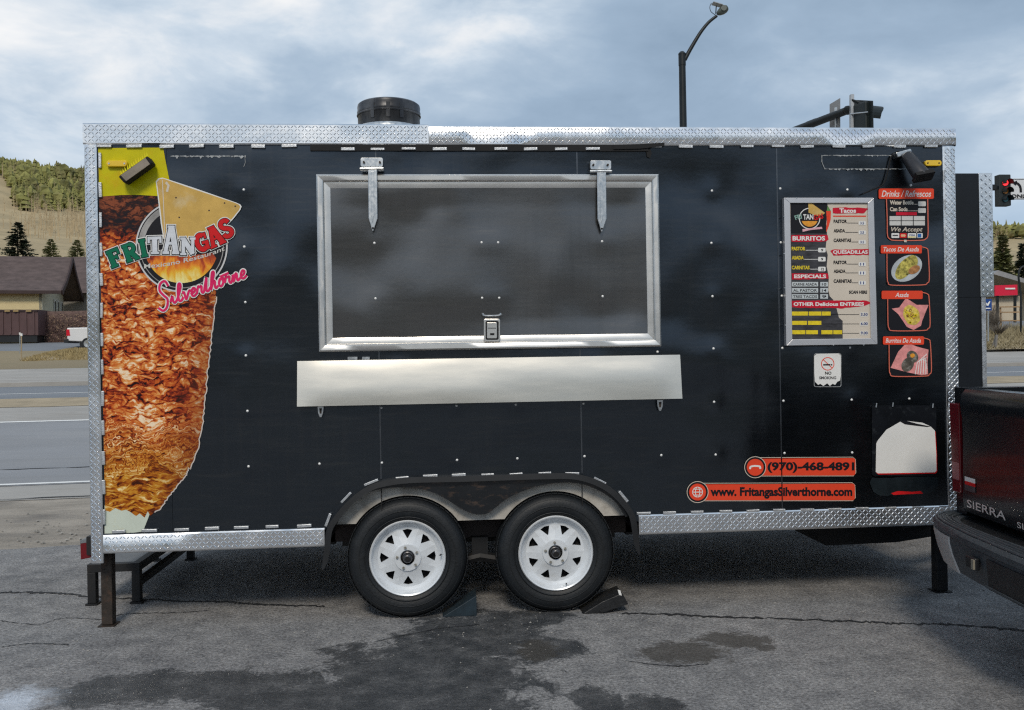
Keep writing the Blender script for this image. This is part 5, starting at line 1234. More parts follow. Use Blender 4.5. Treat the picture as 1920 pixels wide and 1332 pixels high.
# logo disc
LG = sheet('logo_disc', [circ(340.5, 462, 84, 64)], -.0022, M['ink'], TR)
sheet('logo_ring', ringp(circ(340.5, 462, 86.5, 64), circ(340.5, 462, 83.5, 64)), -.0026, mat('logo_ring_white', (.62, .62, .62), .4), LG)
sheet('logo_ring', ringp(circ(340.5, 462, 81.5, 64)[30:50]+[], circ(341.5, 463, 72, 64)[30:50])[:-1], -.0026, M['ringgrey'], LG)
sheet('logo_ring', ringp(circ(340.5, 462, 79, 64), circ(340.5, 462, 77.5, 64)), -.0029, M['ringgrey'], LG)
fc = [p for p in circ(340, 462, 69, 96) if p[1] > 484]; fc.sort(key=lambda p: math.atan2(p[1]-462, p[0]-340))
sheet('flame_print', [fc+[(285, 478), (310, 480), (340, 480), (370, 478), (398, 474)]], -.0026, M['fire'], LG)
# chip
CH = [(294, 342), (299, 336.5), (306, 335.5), (314, 338), (360, 354), (440, 380.5), (448, 384), (450.5, 388), (448, 394), (436, 409), (428, 418), (400, 440), (383, 446), (334, 446), (308, 446), (304, 420), (300, 385), (295.5, 352)]
cc_ = Vector((350, 395)); sheet('chip_outline', [[tuple(Vector(p)+(Vector(p)-cc_).normalized()*2.6) for p in CH]], -.0031, M['white'], LG)
sheet('tortilla_chip_print', [CH], -.0036, M['chip'], LG)
sheet('chip_crease', ribbon([(304.5, 338), (306.5, 380), (309, 444)], 1.6)+ribbon([(311, 342), (316, 348), (313, 360)], 4.5), -.0040, M['cream'], LG, .0001)
for (x, y) in ((421, 381), (441, 387), (330, 371), (336, 408), (392, 395)): sheet('chip_fleck', [circ(x, y, 1.6, 8)], -.0041, M['hbrown'], LG)
# letters: slab strokes in a unit box
def arcp(cx_, cy_, rx, ry, a0, a1, n=14): return [(cx_+rx*math.cos(R(a0+(a1-a0)*k/n)), cy_+ry*math.sin(R(a0+(a1-a0)*k/n))) for k in range(n+1)]
LET = {
 'F': [([(-.22, .42), (-.22, -.42)], .30), ([(-.46, .40), (.44, .40)], .17), ([(.37, .46), (.37, .12)], .14), ([(-.2, .02), (.22, .02)], .15), ([(.18, .12), (.18, -.12)], .11), ([(-.48, -.43), (.06, -.43)], .13)],
 'R': [([(-.26, .42), (-.26, -.42)], .28), ([(-.48, .42), (.10, .42)], .15), (arcp(.06, .21, .26, .21, 90, -90, 12), .22), ([(-.2, .0), (.08, .0)], .14), ([(.0, .0), (.32, -.40)], .26), ([(-.48, -.43), (-.02, -.43)], .13), ([(.14, -.43), (.50, -.43)], .13)],
 'I': [([(0, .42), (0, -.42)], .52), ([(-.45, .43), (.45, .43)], .13), ([(-.45, -.43), (.45, -.43)], .13)],
 'T': [([(0, .42), (0, -.42)], .30), ([(-.48, .40), (.48, .40)], .17), ([(-.42, .46), (-.42, .12)], .13), ([(.42, .46), (.42, .12)], .13), ([(-.28, -.43), (.28, -.43)], .13)],
 'A': [([(-.04, .46), (-.32, -.42)], .19), ([(.02, .46), (.30, -.42)], .27), ([(-.2, -.12), (.22, -.12)], .10), ([(-.22, .46), (.20, .46)], .08), ([(-.50, -.45), (-.10, -.45)], .10), ([(.08, -.45), (.50, -.45)], .10)],
 'N': [([(-.30, .42), (-.30, -.42)], .19), ([(.32, .42), (.32, -.42)], .17), ([(-.30, .42), (.32, -.42)], .26), ([(-.50, .43), (-.16, .43)], .13), ([(.12, .43), (.50, .43)], .13), ([(-.50, -.43), (-.10, -.43)], .13)],
 'G': [(arcp(.02, 0, .32, .37, 52, 318, 26), .26), ([(.02, -.04), (.48, -.04)], .14), ([(.34, -.04), (.34, -.42)], .20), ([(.34, .44), (.34, .14)], .13)],
 'S': [([(.30, .24), (.22, .36), (.02, .41), (-.20, .34), (-.26, .18), (-.12, .05), (.12, -.05), (.26, -.18), (.20, -.34), (-.02, -.41), (-.24, -.36), (-.31, -.22)], .24)]}
def letter(ch, px, py, w, h, rot, m, Y0):
    c, s_ = math.cos(R(rot)), math.sin(R(rot))
    def tf(p):
        x, y = p[0]*w, p[1]*h; return (px+x*c-y*s_, py-(x*s_+y*c))
    root = None
    for layer, (grow, mm, dy) in enumerate(((5.6, M['white'], 0.0), (2.6, M['ink'], .0022), (0.0, m, .0044))):
        P = []
        for pts, th in LET[ch]:
            q = [tf(p) for p in (catmull(pts, 3) if ch in 'S' else pts)]
            if len(q) == 2 or True:
                a, b_ = Vector(q[0]), Vector(q[1]); q[0] = tuple(a+(a-b_).normalized()*grow/2)
                a, b_ = Vector(q[-1]), Vector(q[-2]); q[-1] = tuple(a+(a-b_).normalized()*grow/2)
            dx, dy_ = q[1][0]-q[0][0], q[1][1]-q[0][1]; vert = abs(dy_) > abs(dx)
            P.append(ribbon(q, 1.22*th*(w if vert or len(q) > 3 else h*.8)+grow))
        polys, Ys = [], []
        b = MB()
        for i, rb in enumerate(P):
            for k, poly in enumerate(rb): b.add([U(x, y, Y0-dy-.00022*i-.000004*k) for x, y in poly], [(0, 1, 2, 3)])
        o = b.build('logo_letter' if layer == 0 else 'letter_outline' if layer == 1 else 'letter_face', mm, LG if root is None else root, fix=False)
        if root is None: root = o
G5 = lambda x, y: (180+x/4.9333, 330+y/4.9333)
for ch, x, y, w, h, rot, m in (('F', 172, 757, 125, 165, 22, 'greenl'), ('R', 318, 706, 125, 165, 19, 'greenl'), ('I', 436, 668, 66, 165, 11, 'greenl'), ('T', 543, 642, 125, 160, 2, 'whitel'),
        ('A', 694, 592, 150, 255, -1, 'whitel'), ('N', 850, 652, 135, 160, 0, 'whitel'), ('G', 975, 615, 130, 175, 17, 'redl'), ('A', 1098, 558, 150, 185, 24, 'redl'), ('S', 1203, 487, 130, 175, 26, 'redl')):
    X, Y_ = G5(x, y); letter(ch, X, Y_, w*1.04/4.9333, h*1.04/4.9333, rot, M[m], -.0044)
# arched words under the name
words = 'Mexicano Restaurant'; W0 = glyphs(words, .012)
def archw(p, a, b_): return (G5(445+745*a, 0)[0], 330+(858-50*a-118*a*a+60*a*(1-a)*0)/4.9333-b_*8.6-(1-a)*0)
text('restaurant_words', words, (0, 0, 1, 1), -.0034, mat('words_silver', (.62, .60, .56), .35), LG, bold=.012, warp=lambda p, a, b_: (archw(p, a, b_)[0], archw(p, a, b_)[1]))
# script name
SCR = {'S': [(.95, .95), (.75, 1.25), (.35, 1.2), (.2, .9), (.45, .6), (.7, .35), (.55, .0), (.2, -.12), (-.15, .1)],
 'i': [(0, .15), (.2, .55), (.22, .2), (.35, .0), (.55, .15)], 'l': [(0, .1), (.35, .8), (.42, 1.2), (.25, 1.25), (.15, .6), (.2, .05), (.4, .0), (.55, .2)],
 'v': [(0, .45), (.12, .55), (.22, .05), (.3, .0), (.55, .5), (.7, .45)], 'e': [(0, .2), (.3, .3), (.4, .5), (.25, .6), (.1, .4), (.12, .1), (.3, .0), (.55, .15)],
 'r': [(0, .15), (.15, .6), (.25, .5), (.42, .52), (.38, .15), (.5, .0), (.62, .15)], 't': [(0, .15), (.28, 1.05), (.2, .4), (.2, .05), (.35, .0), (.5, .2)],
 'h': [(0, .1), (.35, .9), (.4, 1.25), (.25, 1.2), (.12, .5), (.05, .0), (.25, .5), (.42, .55), (.4, .15), (.5, .0), (.66, .15)],
 'o': [(.1, .3), (.2, .55), (.4, .5), (.45, .2), (.25, .0), (.1, .2), (.2, .5), (.45, .55), (.6, .45)], 'n': [(0, .1), (.12, .55), (.12, .0), (.3, .5), (.42, .5), (.42, .1), (.52, .0), (.68, .15)]}
ADV = {'S': .85, 'i': .5, 'l': .5, 'v': .62, 'e': .5, 'r': .58, 't': .48, 'h': .62, 'o': .55, 'n': .64}
tot = sum(ADV[c] for c in 'Silverthorne'); p_a, p_b = Vector(G5(592, 1222)), Vector(G5(1392, 938)); dv = (p_b-p_a); U1 = dv.length/tot; du = dv.normalized(); dn = Vector((du.y, -du.x))
adv = 0; H1 = U1*.97
strokes = []
for i, c in enumerate('Silverthorne'):
    k_ = 1.55 if c == 'S' else 1.0
    strokes.append(catmull([tuple(p_a+du*((adv+x*.95)*U1+y*H1*.25)+dn*(y*H1*k_+ (0 if c != 'S' else -H1*.1))) for x, y in SCR[c]], 4)); adv += ADV[c]
strokes.append([tuple(p_a+du*(5.05*U1)+dn*H1*.72), tuple(p_a+du*(5.75*U1)+dn*H1*.78)])
SN = None
for layer, (w, mm, Y0) in enumerate(((8.2, M['white'], -.0052), (4.3, M['pink'], -.0072))):
    for i, q in enumerate(strokes):
        b = MB()
        for k, poly in enumerate(ribbon(q, w)): b.add([U(x, y, Y0-.00012*i-.000004*k) for x, y in poly], [(0, 1, 2, 3)])
        o = b.build('script_outline' if layer == 0 else 'script_letter', mm, LG, fix=False)

# ---- residue of removed stickers
def residue(x0, x1, y, th, seed, n=60):
    r2 = random.Random(seed); top, bt = [], []
    for k in range(n+1):
        x = x0+(x1-x0)*k/n; a = th*r2.uniform(.2, 1) * (1 if r2.random() < .85 else 0.1); top.append((x, y-a*.5)); bt.append((x, y+a*.5+(r2.random()**5)*th*1.6))
    sheet('sticker_residue', [[top[k], top[k+1], bt[k+1], bt[k]] for k in range(n)], -.001, M['glue'], TR)
residue(320, 461, 293, 3.4, 1); residue(1541, 1690, 291.5, 1.7, 2); residue(1545, 1700, 317, 1.9, 3)
sheet('sticker_residue', ribbon([(1541, 291), (1541, 304), (1546, 316)], 1.2)+ribbon([(459, 293), (460, 305), (457, 313)], .9), -.001, M['glue'], TR)

# ---- menu board
MBO = [(1470, 371), (1638.5, 371), (1645.5, 646), (1474.5, 648.5)]
def MQ(u, v): a = Vector(MBO[0]).lerp(Vector(MBO[1]), u); b_ = Vector(MBO[3]).lerp(Vector(MBO[2]), u); return tuple(a.lerp(b_, v))
YM = -.030
MN = MB().prism([U(*MQ(u, v), -.024) for u, v in ((.02, .01), (.98, .01), (.98, .99), (.02, .99))], (0, .022, 0)).build('menu_board', M['cream'], TR)
for A4 in (((0, 0), (1, 0), (1-.068, .036), (.068, .036)), ((1, 0), (1, 1), (1-.068, 1-.042), (1-.068, .036)), ((1, 1), (0, 1), (.068, 1-.042), (1-.068, 1-.042)), ((0, 1), (0, 0), (.068, .036), (.068, 1-.042))):
    MB().prism([U(*MQ(u, v), -.034) for u, v in A4], (0, .034, 0)).build('board_frame', M['alum_frame'], MN, bevel=.002)
Y1, Y2, Y3, Y4 = -.0245, -.0250, -.0255, -.0260
sheet('slate_print', [[(1482, 380), (1551, 380), (1553, 395), (1549, 420), (1551, 440), (1548, 466), (1552, 478), (1550, 500), (1554, 520), (1553, 545), (1556, 556), (1562, 562), (1569, 580), (1573, 596), (1580, 602), (1580, 637), (1484, 637)]], Y1, M['slate'], MN)
sheet('logo_panel', [[(1482, 380), (1551, 380), (1549, 420), (1549, 438), (1483, 438)]], Y1-.0002, M['ink'], MN)
# small logo
sheet('small_logo_ring', ringp(circ(1518, 410, 20, 32), circ(1518, 410, 18.4, 32)), Y2, M['white'], MN)
sheet('small_logo_flame', [[p for p in circ(1518, 410, 15.5, 40) if p[1] > 413]], Y2, M['fire'] if False else mat('orange_print', (.82, .33, .03), .4, 0, .3, 60), MN)
sheet('small_logo_chip', [[(1515.5, 381), (1521, 381), (1547, 399.5), (1543, 403), (1531, 405.5), (1516, 399)]], Y3, M['chip'], MN)
text('small_logo_name', 'FRI', [(1489, 405), (1502, 401), (1504, 410), (1492, 413)], Y4, mat('pale_green_ink', (.25, .42, .36), .4), MN, bold=.03)
text('small_logo_name', 'TAN', (1506, 402, 1525, 412), Y4, M['white'], MN, bold=.03)
text('small_logo_name', 'GAS', [(1525, 403.5), (1543, 400), (1544, 410), (1526, 414)], Y4, M['redl'], MN, bold=.03)
sheet('small_logo_script', [[(1504.5, 430), (1541, 425.5), (1542, 429.5), (1520, 431.5), (1505, 435)]], Y3, mat('pale_pink_ink', (.75, .42, .48), .4), MN)
sheet('chili_print', [[(1549, 396), (1554, 393), (1558, 396), (1557.5, 412), (1554, 424), (1549.5, 436), (1549, 430), (1550.5, 414)]], Y3, M['red'], MN)
sheet('chili_stem', [[(1550, 396), (1552, 386), (1555, 391), (1558, 396)]], Y4, mat('chili_green', (.12, .28, .07), .4), MN)
def brush(P): sheet('red_brush', [rag(P, .7, 5)], Y2, M['cherry'], MN)
brush([(1561, 390), (1580, 389), (1629, 390.5), (1624, 395), (1620, 400), (1562, 400.5)]); brush([(1483, 441), (1552, 441), (1553, 450), (1549, 453), (1484, 454)])
brush([(1557, 471.5), (1561, 468.5), (1631, 467.5), (1632, 475), (1628, 478), (1563, 479.5)]); brush([(1484, 513), (1553, 513), (1553, 523), (1485, 524.5)])
brush([(1484, 564), (1560, 564), (1624, 563.5), (1634, 568.5), (1620, 574), (1580, 578.5), (1485, 577)])
sheet('orange_underline', [quadp(1562, 404.5, 1624, 406.8)], Y2, M['red'], MN)
for s, bx_, m in (('Tacos', (1574, 391, 1605, 399.5), 'white'), ('BURRITOS', (1486, 443, 1547, 451.5), 'white'), ('QUESADILLAS', (1562, 469.5, 1627, 477.5), 'white'), ('ESPECIALS', (1489, 515, 1549, 522), 'white'), ('OTHER Delicious ENTREES', (1488, 567, 1620, 574), 'white')):
    text('heading', s, bx_, Y3, M[m], MN, bold=.035)
for s, y, x1 in (('PASTOR', 463, 1510), ('ASADA', 480, 1507), ('CARNITAS', 498.5, 1518)):
    text('item_name', s, (1484.5, y, x1, y+7), Y3, M['yellow'], MN, bold=.035)
    sheet('price_line', [quadp(x1+1, y+6, 1534, y+7)], Y3, M['white'], MN); sheet('price_tag', [rrect(1534, y+2, 1548, y+10.5, 1.5, 2)], Y3, M['white'], MN)
    text('price', '9' if y < 470 else '9' if y < 490 else '12', (1539.5, y+4, 1543.5 if y < 490 else 1545, y+9), Y4, M['ink'], MN, bold=.03)
for s, y, x1, pr in (('PASTOR', 412, 1588, '3.5'), ('ASADA', 429.5, 1584.5, '3.5'), ('CARNITAS', 447.5, 1596, '3.5'), ('PASTOR', 489, 1588, '11'), ('ASADA', 505.5, 1585.5, '11'), ('CARNITAS', 524, 1597, '11')):
    text('item_name', s, (1563, y, x1, y+6.6), Y3, M['ink'], MN, bold=.04)
    sheet('price_line', [quadp(x1+.5, y+6, 1609, y+6.9)], Y3, M['slate'], MN); sheet('price_tag', [rrect(1610, y+3, 1623.5, y+10.5, 1.5, 2)], Y3, M['white'], MN)
    text('price', pr, (1613, y+4.2, 1620, y+9.2), Y4, M['bluep'], MN, bold=.03)
text('scan_note', 'SCAN HERE', (1592, 545, 1626, 551), Y3, M['ink'], MN, bold=.04)
for k, s in enumerate(('CARNE ASADA', 'AL PASTOR', 'TRES TACOS')):
    y = 529+11.5*k; sheet('label_strip', [quadp(1485, y, 1534, y+8.4), quadp(1538, y, 1552.5, y+8.4)], Y2, mat('pale_label', (.55, .60, .62), .45, 0, .1, 20), MN)
    text('strip_words', s, (1487, y+1.8, 1532, y+7), Y3, M['slate'], MN, bold=.02); text('price', ('10', '14', '9')[k], (1541, y+1.8, 1549.5, y+7), Y3, M['ink'], MN, bold=.02)
for y, segs in ((584.5, ((1484.5, 1515), (1516.5, 1540), (1541, 1557.5))), (602, ((1484.5, 1513), (1515, 1540))), (619.5, ((1484.5, 1510), (1511.5, 1533.5), (1540, 1561), (1562.5, 1579)))):
    sheet('yellow_strip', [quadp(a, y, c, y+7.5) for a, c in segs], Y2, M['yellow'], MN); sheet('price_line', [quadp(segs[-1][1]+1, y+5.2, 1611, y+6)], Y3, M['ink'], MN)
    sheet('price_tag', [rrect(1612, y+1, 1628, y+10, 2, 2)], Y2, mat('cream_tag', (.72, .69, .63), .45), MN); text('price', ('3.50', '6.00', '9.00')[int((y-584)//17)], (1614, y+2.5, 1627, y+8), Y3, M['bluep'], MN, bold=.03)
for (x, y) in ((1494, 371.5), (1545, 371), (1636.5, 375), (1470.5, 406), (1470.5, 476), (1472, 540), (1472.5, 610), (1563, 647.5), (1620, 647)):
    c = U(x, y, -.036); MB().tube([c+Vector((0, .01, 0)), c], .004, 6).build('board_screw', M['galv'], MN)

# ---- red framed food posters
def scriptline(name, s, box, Y, m, par): text(name, s, box, Y, m, par, bold=.012, shear=.28)
def outline_path(P, w, closed=False): return ribbon(P, w)
DR = sheet('drinks_poster', [[(1663, 373), (1739, 373), (1739.5, 444), (1734, 450), (1670, 450), (1665, 444)]], -.0012, M['ink'], TR)
sheet('poster_outline', ribbon(catmull([(1662, 373), (1663.5, 410), (1664, 440), (1668, 448), (1678, 451), (1725, 451), (1736, 448), (1740, 440), (1740, 410), (1739.5, 373)], 5), 1.8), -.0018, mat('coral_outline', (.70, .16, .10), .4), DR)
sheet('banner', [rrect(1647.5, 353.8, 1751, 373.2, 3)], -.0024, M['red'], DR)
scriptline('banner_words', 'Drinks / Refrescos', (1653, 357.5, 1746, 369.5), -.0030, M['white'], DR)
for s, y, x1 in (('Water Bottle', 376, 1713), ('Can Soda', 388.5, 1702)):
    text('drink_name', s, (1668.5, y, x1, y+8), -.0020, M['cream'], DR, bold=.04); sheet('price_line', [quadp(x1+.5, y+6.8, 1721, y+7.6)], -.0020, M['cream'], DR); sheet('price_tag', [rrect(1721.5, y+2, 1736, y+11, 1.5, 2)], -.0020, mat('tag_grey', (.62, .62, .60), .45), DR)
sheet('red_strip', [quadp(1680, 398, 1719, 404)], -.0020, M['cherry'], DR)
for i in range(3):
    for j in range(2): sheet('flavour_tag', [quadp(1668+22.6*i, 405.5+9.4*j, 1689+22.6*i, 413.6+9.4*j)], -.0020, mat('tag_grey', (.62, .62, .60), .45), DR)
scriptline('accept_words', 'We Accept', (1671, 426, 1730, 437), -.0020, M['cream'], DR)
for (x0, x1, mm) in ((1671.5, 1686, 'white'), (1687, 1700, 'redl'), (1702, 1718, 'white'), (1719.5, 1730, 'white')):
    sheet('card_badge', [rrect(x0, 437.5, x1, 446.5, 1.2, 2)], -.0022, M[mm], DR)
sheet('card_mark', [quadp(1673.5, 440.6, 1684, 443)], -.0026, M['slate'], DR); sheet('card_mark', [circ(1691.5, 442, 2.6, 14), circ(1695.5, 442, 2.6, 14)], -.0026, mat('badge_orange', (.8, .45, .25), .4), DR, .0002)
sheet('card_mark', [quadp(1703, 444, 1717, 445.6)], -.0026, M['yellow'], DR); text('card_mark', 'VISA', (1704, 439.3, 1716, 443.2), -.0026, M['bluep'], DR, bold=.02); sheet('card_mark', [quadp(1720.5, 438.6, 1727.5, 445.6)], -.0026, mat('badge_blue', (.02, .13, .42), .4), DR)
sheet('poster_tab', [quadp(1695, 450, 1700, 454.5)], -.0030, M['cream'], DR)
def poster(x0, y0, s):
    fr_ = sheet('food_poster', [rrect(x0+11, y0+8, x0+90, y0+76, 6)], -.0012, M['ink'], TR)
    sheet('poster_outline', ribbon(catmull([(x0+11.5, y0+14), (x0+12, y0+60), (x0+14, y0+70), (x0+22, y0+75), (x0+78, y0+74.5), (x0+87, y0+71), (x0+91, y0+62), (x0+89, y0+14), (x0+86, y0+6), (x0+76, y0+3)], 5), 1.7), -.0018, mat('coral_outline', (.70, .16, .10), .4), fr_)
    sheet('banner', [rrect(x0, y0, x0+77, y0+15.5, 2.5)], -.0024, M['red'], fr_)
    w = min(66, 5.0*len(s)); scriptline('banner_words', s, (x0+38-w/2, y0+3.5, x0+38+w/2, y0+12), -.0030, M['white'], fr_); return fr_
f1 = poster(1651.5, 460, 'Tacos De Asada')
sheet('dish_print', [circ(1700, 503.5, 31, 36, 22.5, R(-32))], -.0020, M['dishblue'], f1); sheet('taco_print', [circ(1697, 503, 25, 28, 13, R(-52)), circ(1706, 497, 20, 24, 13, R(-60))], -.0026, M['food1'], f1, .0003); sheet('meat_print', [circ(1714, 506, 12, 18, 7, R(-30))], -.0034, M['meatbrown'], f1)
f2 = poster(1653, 545.5, 'Asada')
sheet('paper_print', [[(1672, 579), (1686, 577), (1698, 560), (1702, 561), (1719, 572), (1741, 572), (1733, 592), (1729, 602), (1727, 611), (1713, 619), (1700, 613), (1693, 602), (1684, 589)]], -.0020, M['paperpink'], f2)
sheet('fries_print', [rag(circ(1709, 591, 20, 20, 15, R(62)), 1.2, 4)], -.0026, M['food2'], f2)
r3 = random.Random(9)
for k in range(14):
    x, y = 1709+r3.gauss(0, 7), 591+r3.gauss(0, 8); sheet('fry', ringp(circ(x, y, 3.6, 10, 2.6, r3.random()*3), circ(x, y, 2.4, 10, 1.5, r3.random()*3)), -.0030-.0001*k, M['yellow'] if k % 3 else M['meatbrown'], f2)
f3 = poster(1655.5, 631, 'Burritos De Asada')
sheet('paper_print', [[(1670, 690), (1684, 660), (1696, 647), (1708, 646), (1722, 651), (1741, 656), (1739, 680), (1740, 702), (1728, 704), (1700, 698)]], -.0020, M['paperpink'], f3)
for k in range(5): sheet('paper_stripe', ribbon([(1716+k*5, 702), (1720+k*4, 680-k*3), (1738, 664+k*7)], 1.4), -.0024-.0001*k, M['white'], f3)
sheet('burrito_print', [circ(1702, 684, 14, 24, 11, R(-60)), circ(1711, 669, 12, 22, 10, R(50))], -.0030, M['food3'], f3, .0003); sheet('burrito_filling', [circ(1711, 667, 4.5, 12, 4)], -.0038, mat('orange_print', (.82, .33, .03), .4), f3)
# ---- no smoking notice
NSg = sheet('no_smoking_notice', [[(1526.5, 668), (1531, 664), (1572, 663), (1576.5, 667), (1576.5, 705), (1575, 714), (1570, 716), (1566, 722), (1561, 720), (1556, 724), (1551, 719), (1544, 724), (1538, 720), (1534, 722), (1528, 716), (1527, 700)]], -.003, M['white'], TR)
sheet('notice_outline', ringp(rrect(1526, 663, 1577.5, 726, 4), rrect(1527, 664, 1576.5, 725, 3.5)), -.0008, M['glue'], TR)
sheet('prohibition_ring', ringp(circ(1552, 682.5, 12.5, 28), circ(1552, 682.5, 11, 28))+ribbon([(1544, 675), (1560, 690)], 1.3), -.0036, M['red'], NSg, .00001)
sheet('cigarette', [quadp(1543.5, 683, 1557, 685.6), [(1558, 683), (1560.5, 683), (1560.5, 685.6), (1558, 685.6)]], -.0040, M['ink'], NSg)
text('notice_words', 'NO', (1547, 697, 1559, 703), -.0036, M['ink'], NSg, bold=.03); text('notice_words', 'SMOKING', (1536, 706, 1568, 711.5), -.0036, M['slate'], NSg, bold=.03)
# ---- phone and web banners
def banner(x0, y0, x1, y1, cx_, cy_, words, wb):
    bn = sheet('contact_banner', [[(x0, y0+1.5)]+rrect(x0, y0, x1, y1, 5)[:12]+[(x0, y1)]], -.0014, M['red'], TR)
    sheet('banner_edge', ribbon([(x0, y0-.6), (x1-5, y0-1.6), (x1, y0+3), (x1+.8, y1-5), (x1-4, y1+.8), (x0, y1+1)], 1.0), -.0010, M['cream'], bn)
    sheet('icon_rim', [circ(cx_, cy_, 20, 36)], -.0019, M['ink'], bn); sheet('icon_rim', ringp(circ(cx_, cy_, 20.4, 36), circ(cx_, cy_, 19.2, 36)), -.0023, M['cream'], bn); sheet('icon_disc', [circ(cx_, cy_, 15.8, 36)], -.0027, M['red'], bn)
    text('banner_words', words, wb, -.0022, M['ink'], bn, bold=.042); return bn
bn = banner(1424, 859, 1604, 892, 1416, 876.5, '(970)-468-4891', (1439, 866.5, 1602, 887))
sheet('handset_icon', ribbon(catmull([(1406.5, 880), (1407, 876), (1411, 874.5), (1416, 874), (1421, 874.3), (1425, 875.5), (1425.5, 879.5)], 4), 3.4), -.0031, M['white'], bn)
bn = banner(1318, 907, 1603, 938.5, 1308, 923, 'www. FritangasSilverthorne.com', (1332, 913.5, 1598, 935.5))
sheet('globe_icon', ringp(circ(1308, 923, 10, 24), circ(1308, 923, 8.6, 24))+ringp(circ(1308, 923, 4.8, 20, 10), circ(1308, 923, 3.4, 20, 9))+[quadp(1298, 922.3, 1318, 923.8), quadp(1300, 917, 1316, 918.3), quadp(1300, 928, 1316, 929.3)], -.0031, M['white'], bn, .00002)
# ---- torn sticker on black plate
PL = MB().prism([U(x, y, -.006) for x, y in rrect(1635, 760.5, 1755.5, 893, 5)], (0, .005, 0)).build('sticker_plate', mat('glossy_black_plate', (.012, .014, .018), .12, .2, .3, 6, dirt=((.07, .08, .09), .56, 20, .6)), TR)
TS = [(1643, 832), (1646, 826), (1662, 806), (1688, 791), (1695, 789), (1730, 793), (1745, 800), (1753, 808), (1755.5, 850), (1756, 883), (1753, 886), (1646, 888), (1642, 885)]
sheet('torn_sticker_border', [[tuple(Vector(p)+Vector((1.3, 2.2))) for p in TS]], -.0068, M['redl'], PL); sheet('torn_sticker', [TS], -.0074, M['white'], PL)
sheet('torn_edge', [[(1688, 791), (1696, 788.5), (1720, 795), (1745, 800), (1738, 801), (1712, 798), (1697, 796)]], -.0080, M['ink'], PL)
sheet('sticker_remnant', [rag([(1630, 905), (1636, 895), (1650, 897), (1740, 893), (1757, 897), (1760, 910), (1755, 922), (1740, 926), (1650, 930), (1637, 922)], .8)], -.0010, mat('remnant_black', (.02, .028, .034), .2, .3, .5, 10), TR)
sheet('red_remnant', [[(1671, 925), (1684, 921), (1710, 922.5), (1726, 921), (1731, 926), (1700, 927), (1675, 928.5)]], -.0016, M['redl'], TR)
for x, y in ((1643, 760), (1674, 759), (1749, 761)): MB().bar(U(x, y+4, -.009), U(x+1, y-4, -.011), .006).build('plate_clip', M['galv'], PL)

# ================================================================== things by the trailer
# wheel chocks
def chock(label, P, Y, dep, m, name='wheel_chock'):
    c = U(*P[0], Y); t = thing(name, Vector((c.x, c.y, 0)), label, 'wheel chock', 'wheel chocks')
    return t
ck = chock('blue black steel wedge behind the left trailer tyre', [(893, 1150)], .0, .12, None)
A = U(893, 1112, .02); B = U(893, 1150, .02); C_ = U(829, 1153, .02); dz = B.z
tri = [Vector((A.x, .02, A.z-dz)), Vector((B.x, .02, 0.0)), Vector((C_.x, .02, 0.0))]
M['chockb'] = mat('chock_blue_black', (.016, .030, .042), .5, .1, .3, 14)
MB().prism(tri, (0, .16, 0)).build('wedge', M['chockb'], ck, bevel=.003)
MB().prism([tri[0]+Vector((.001, -.004, 0)), tri[1]+Vector((.001, -.004, .0)), tri[1]+Vector((-.012, -.004, 0)), tri[0]+Vector((-.012, -.004, -.012))], (0, .004, 0)).build('end_flange', M['chockb'], ck)
ck = chock('black rubber wedge tilted against the right trailer tyre', [(1140, 1150)], -.02, .12, None)
P4 = [Vector((U(1092, 1149, -.03).x, -.03, .002)), Vector((U(1134, 1150, -.03).x, -.03, .001)), Vector((U(1178, 1136, -.03).x, -.03, .048)), Vector((U(1167, 1104, -.03).x, -.03, .112)), Vector((U(1130, 1124, -.03).x, -.03, .068))]
M['chockr'] = mat('chock_black_rubber', (.014, .015, .017), .45, 0, .4, 20, .2, 60)
wd = MB().prism(P4, (0, .17, 0)).build('wedge', M['chockr'], ck, bevel=.004)
MB().prism([Vector((U(1128, 1146, -.04).x, -.038, .006)), Vector((U(1178, 1133, -.04).x, -.038, .050)), Vector((U(1176, 1128, -.04).x, -.038, .066)), Vector((U(1124, 1142, -.04).x, -.038, .022))], (0, .008, 0)).build('side_rib', M['chockr'], ck)
mesh_px('white_sticker', [[(1158, 1106), (1163, 1107), (1166, 1117), (1161, 1116)]], lambda x, y: U(x, y, -.0325), M['white'], ck)

# rear step platform
SPn = thing('step_platform', Vector((-2.0, 1.0, 0)), 'low black steel step platform at the rear of the trailer', 'step')
x0s, x1s = U(163, 1075, .55).x, U(262, 1075, .55).x; ys0, ys1 = .55, 1.75; zs = U(200, 1058, .55).z
for x in (x0s, x1s-.05):
    for y in (ys0, ys1-.05):
        l = MB().box((x, y, .012), (x+.05, y+.05, zs-.05)).build('leg', M['frame_black'], SPn, bevel=.003)
        MB().box((x-.01, y-.01, 0), (x+.06, y+.06, .012)).build('foot', M['frame_black'], l)
for y in (ys0, ys1-.05): MB().box((x0s, y, zs-.05), (x1s, y+.05, zs)).build('frame_bar', M['frame_black'], SPn, bevel=.003)
for x in (x0s, x1s-.05): MB().box((x, ys0+.05, zs-.05), (x+.05, ys1-.05, zs)).build('frame_bar', M['frame_black'], SPn, bevel=.003)
MB().box((x1s-.045, ys0+.05, .10), (x1s-.005, ys1-.05, .14)).build('stretcher', M['frame_black'], SPn)
MB().box((x0s+.05, ys0+.05, zs-.014), (x1s-.05, ys1-.05, zs-.006)).build('tread_plate', mat('step_tread_grey', (.16, .165, .17), .5, .4, .2, 12), SPn)

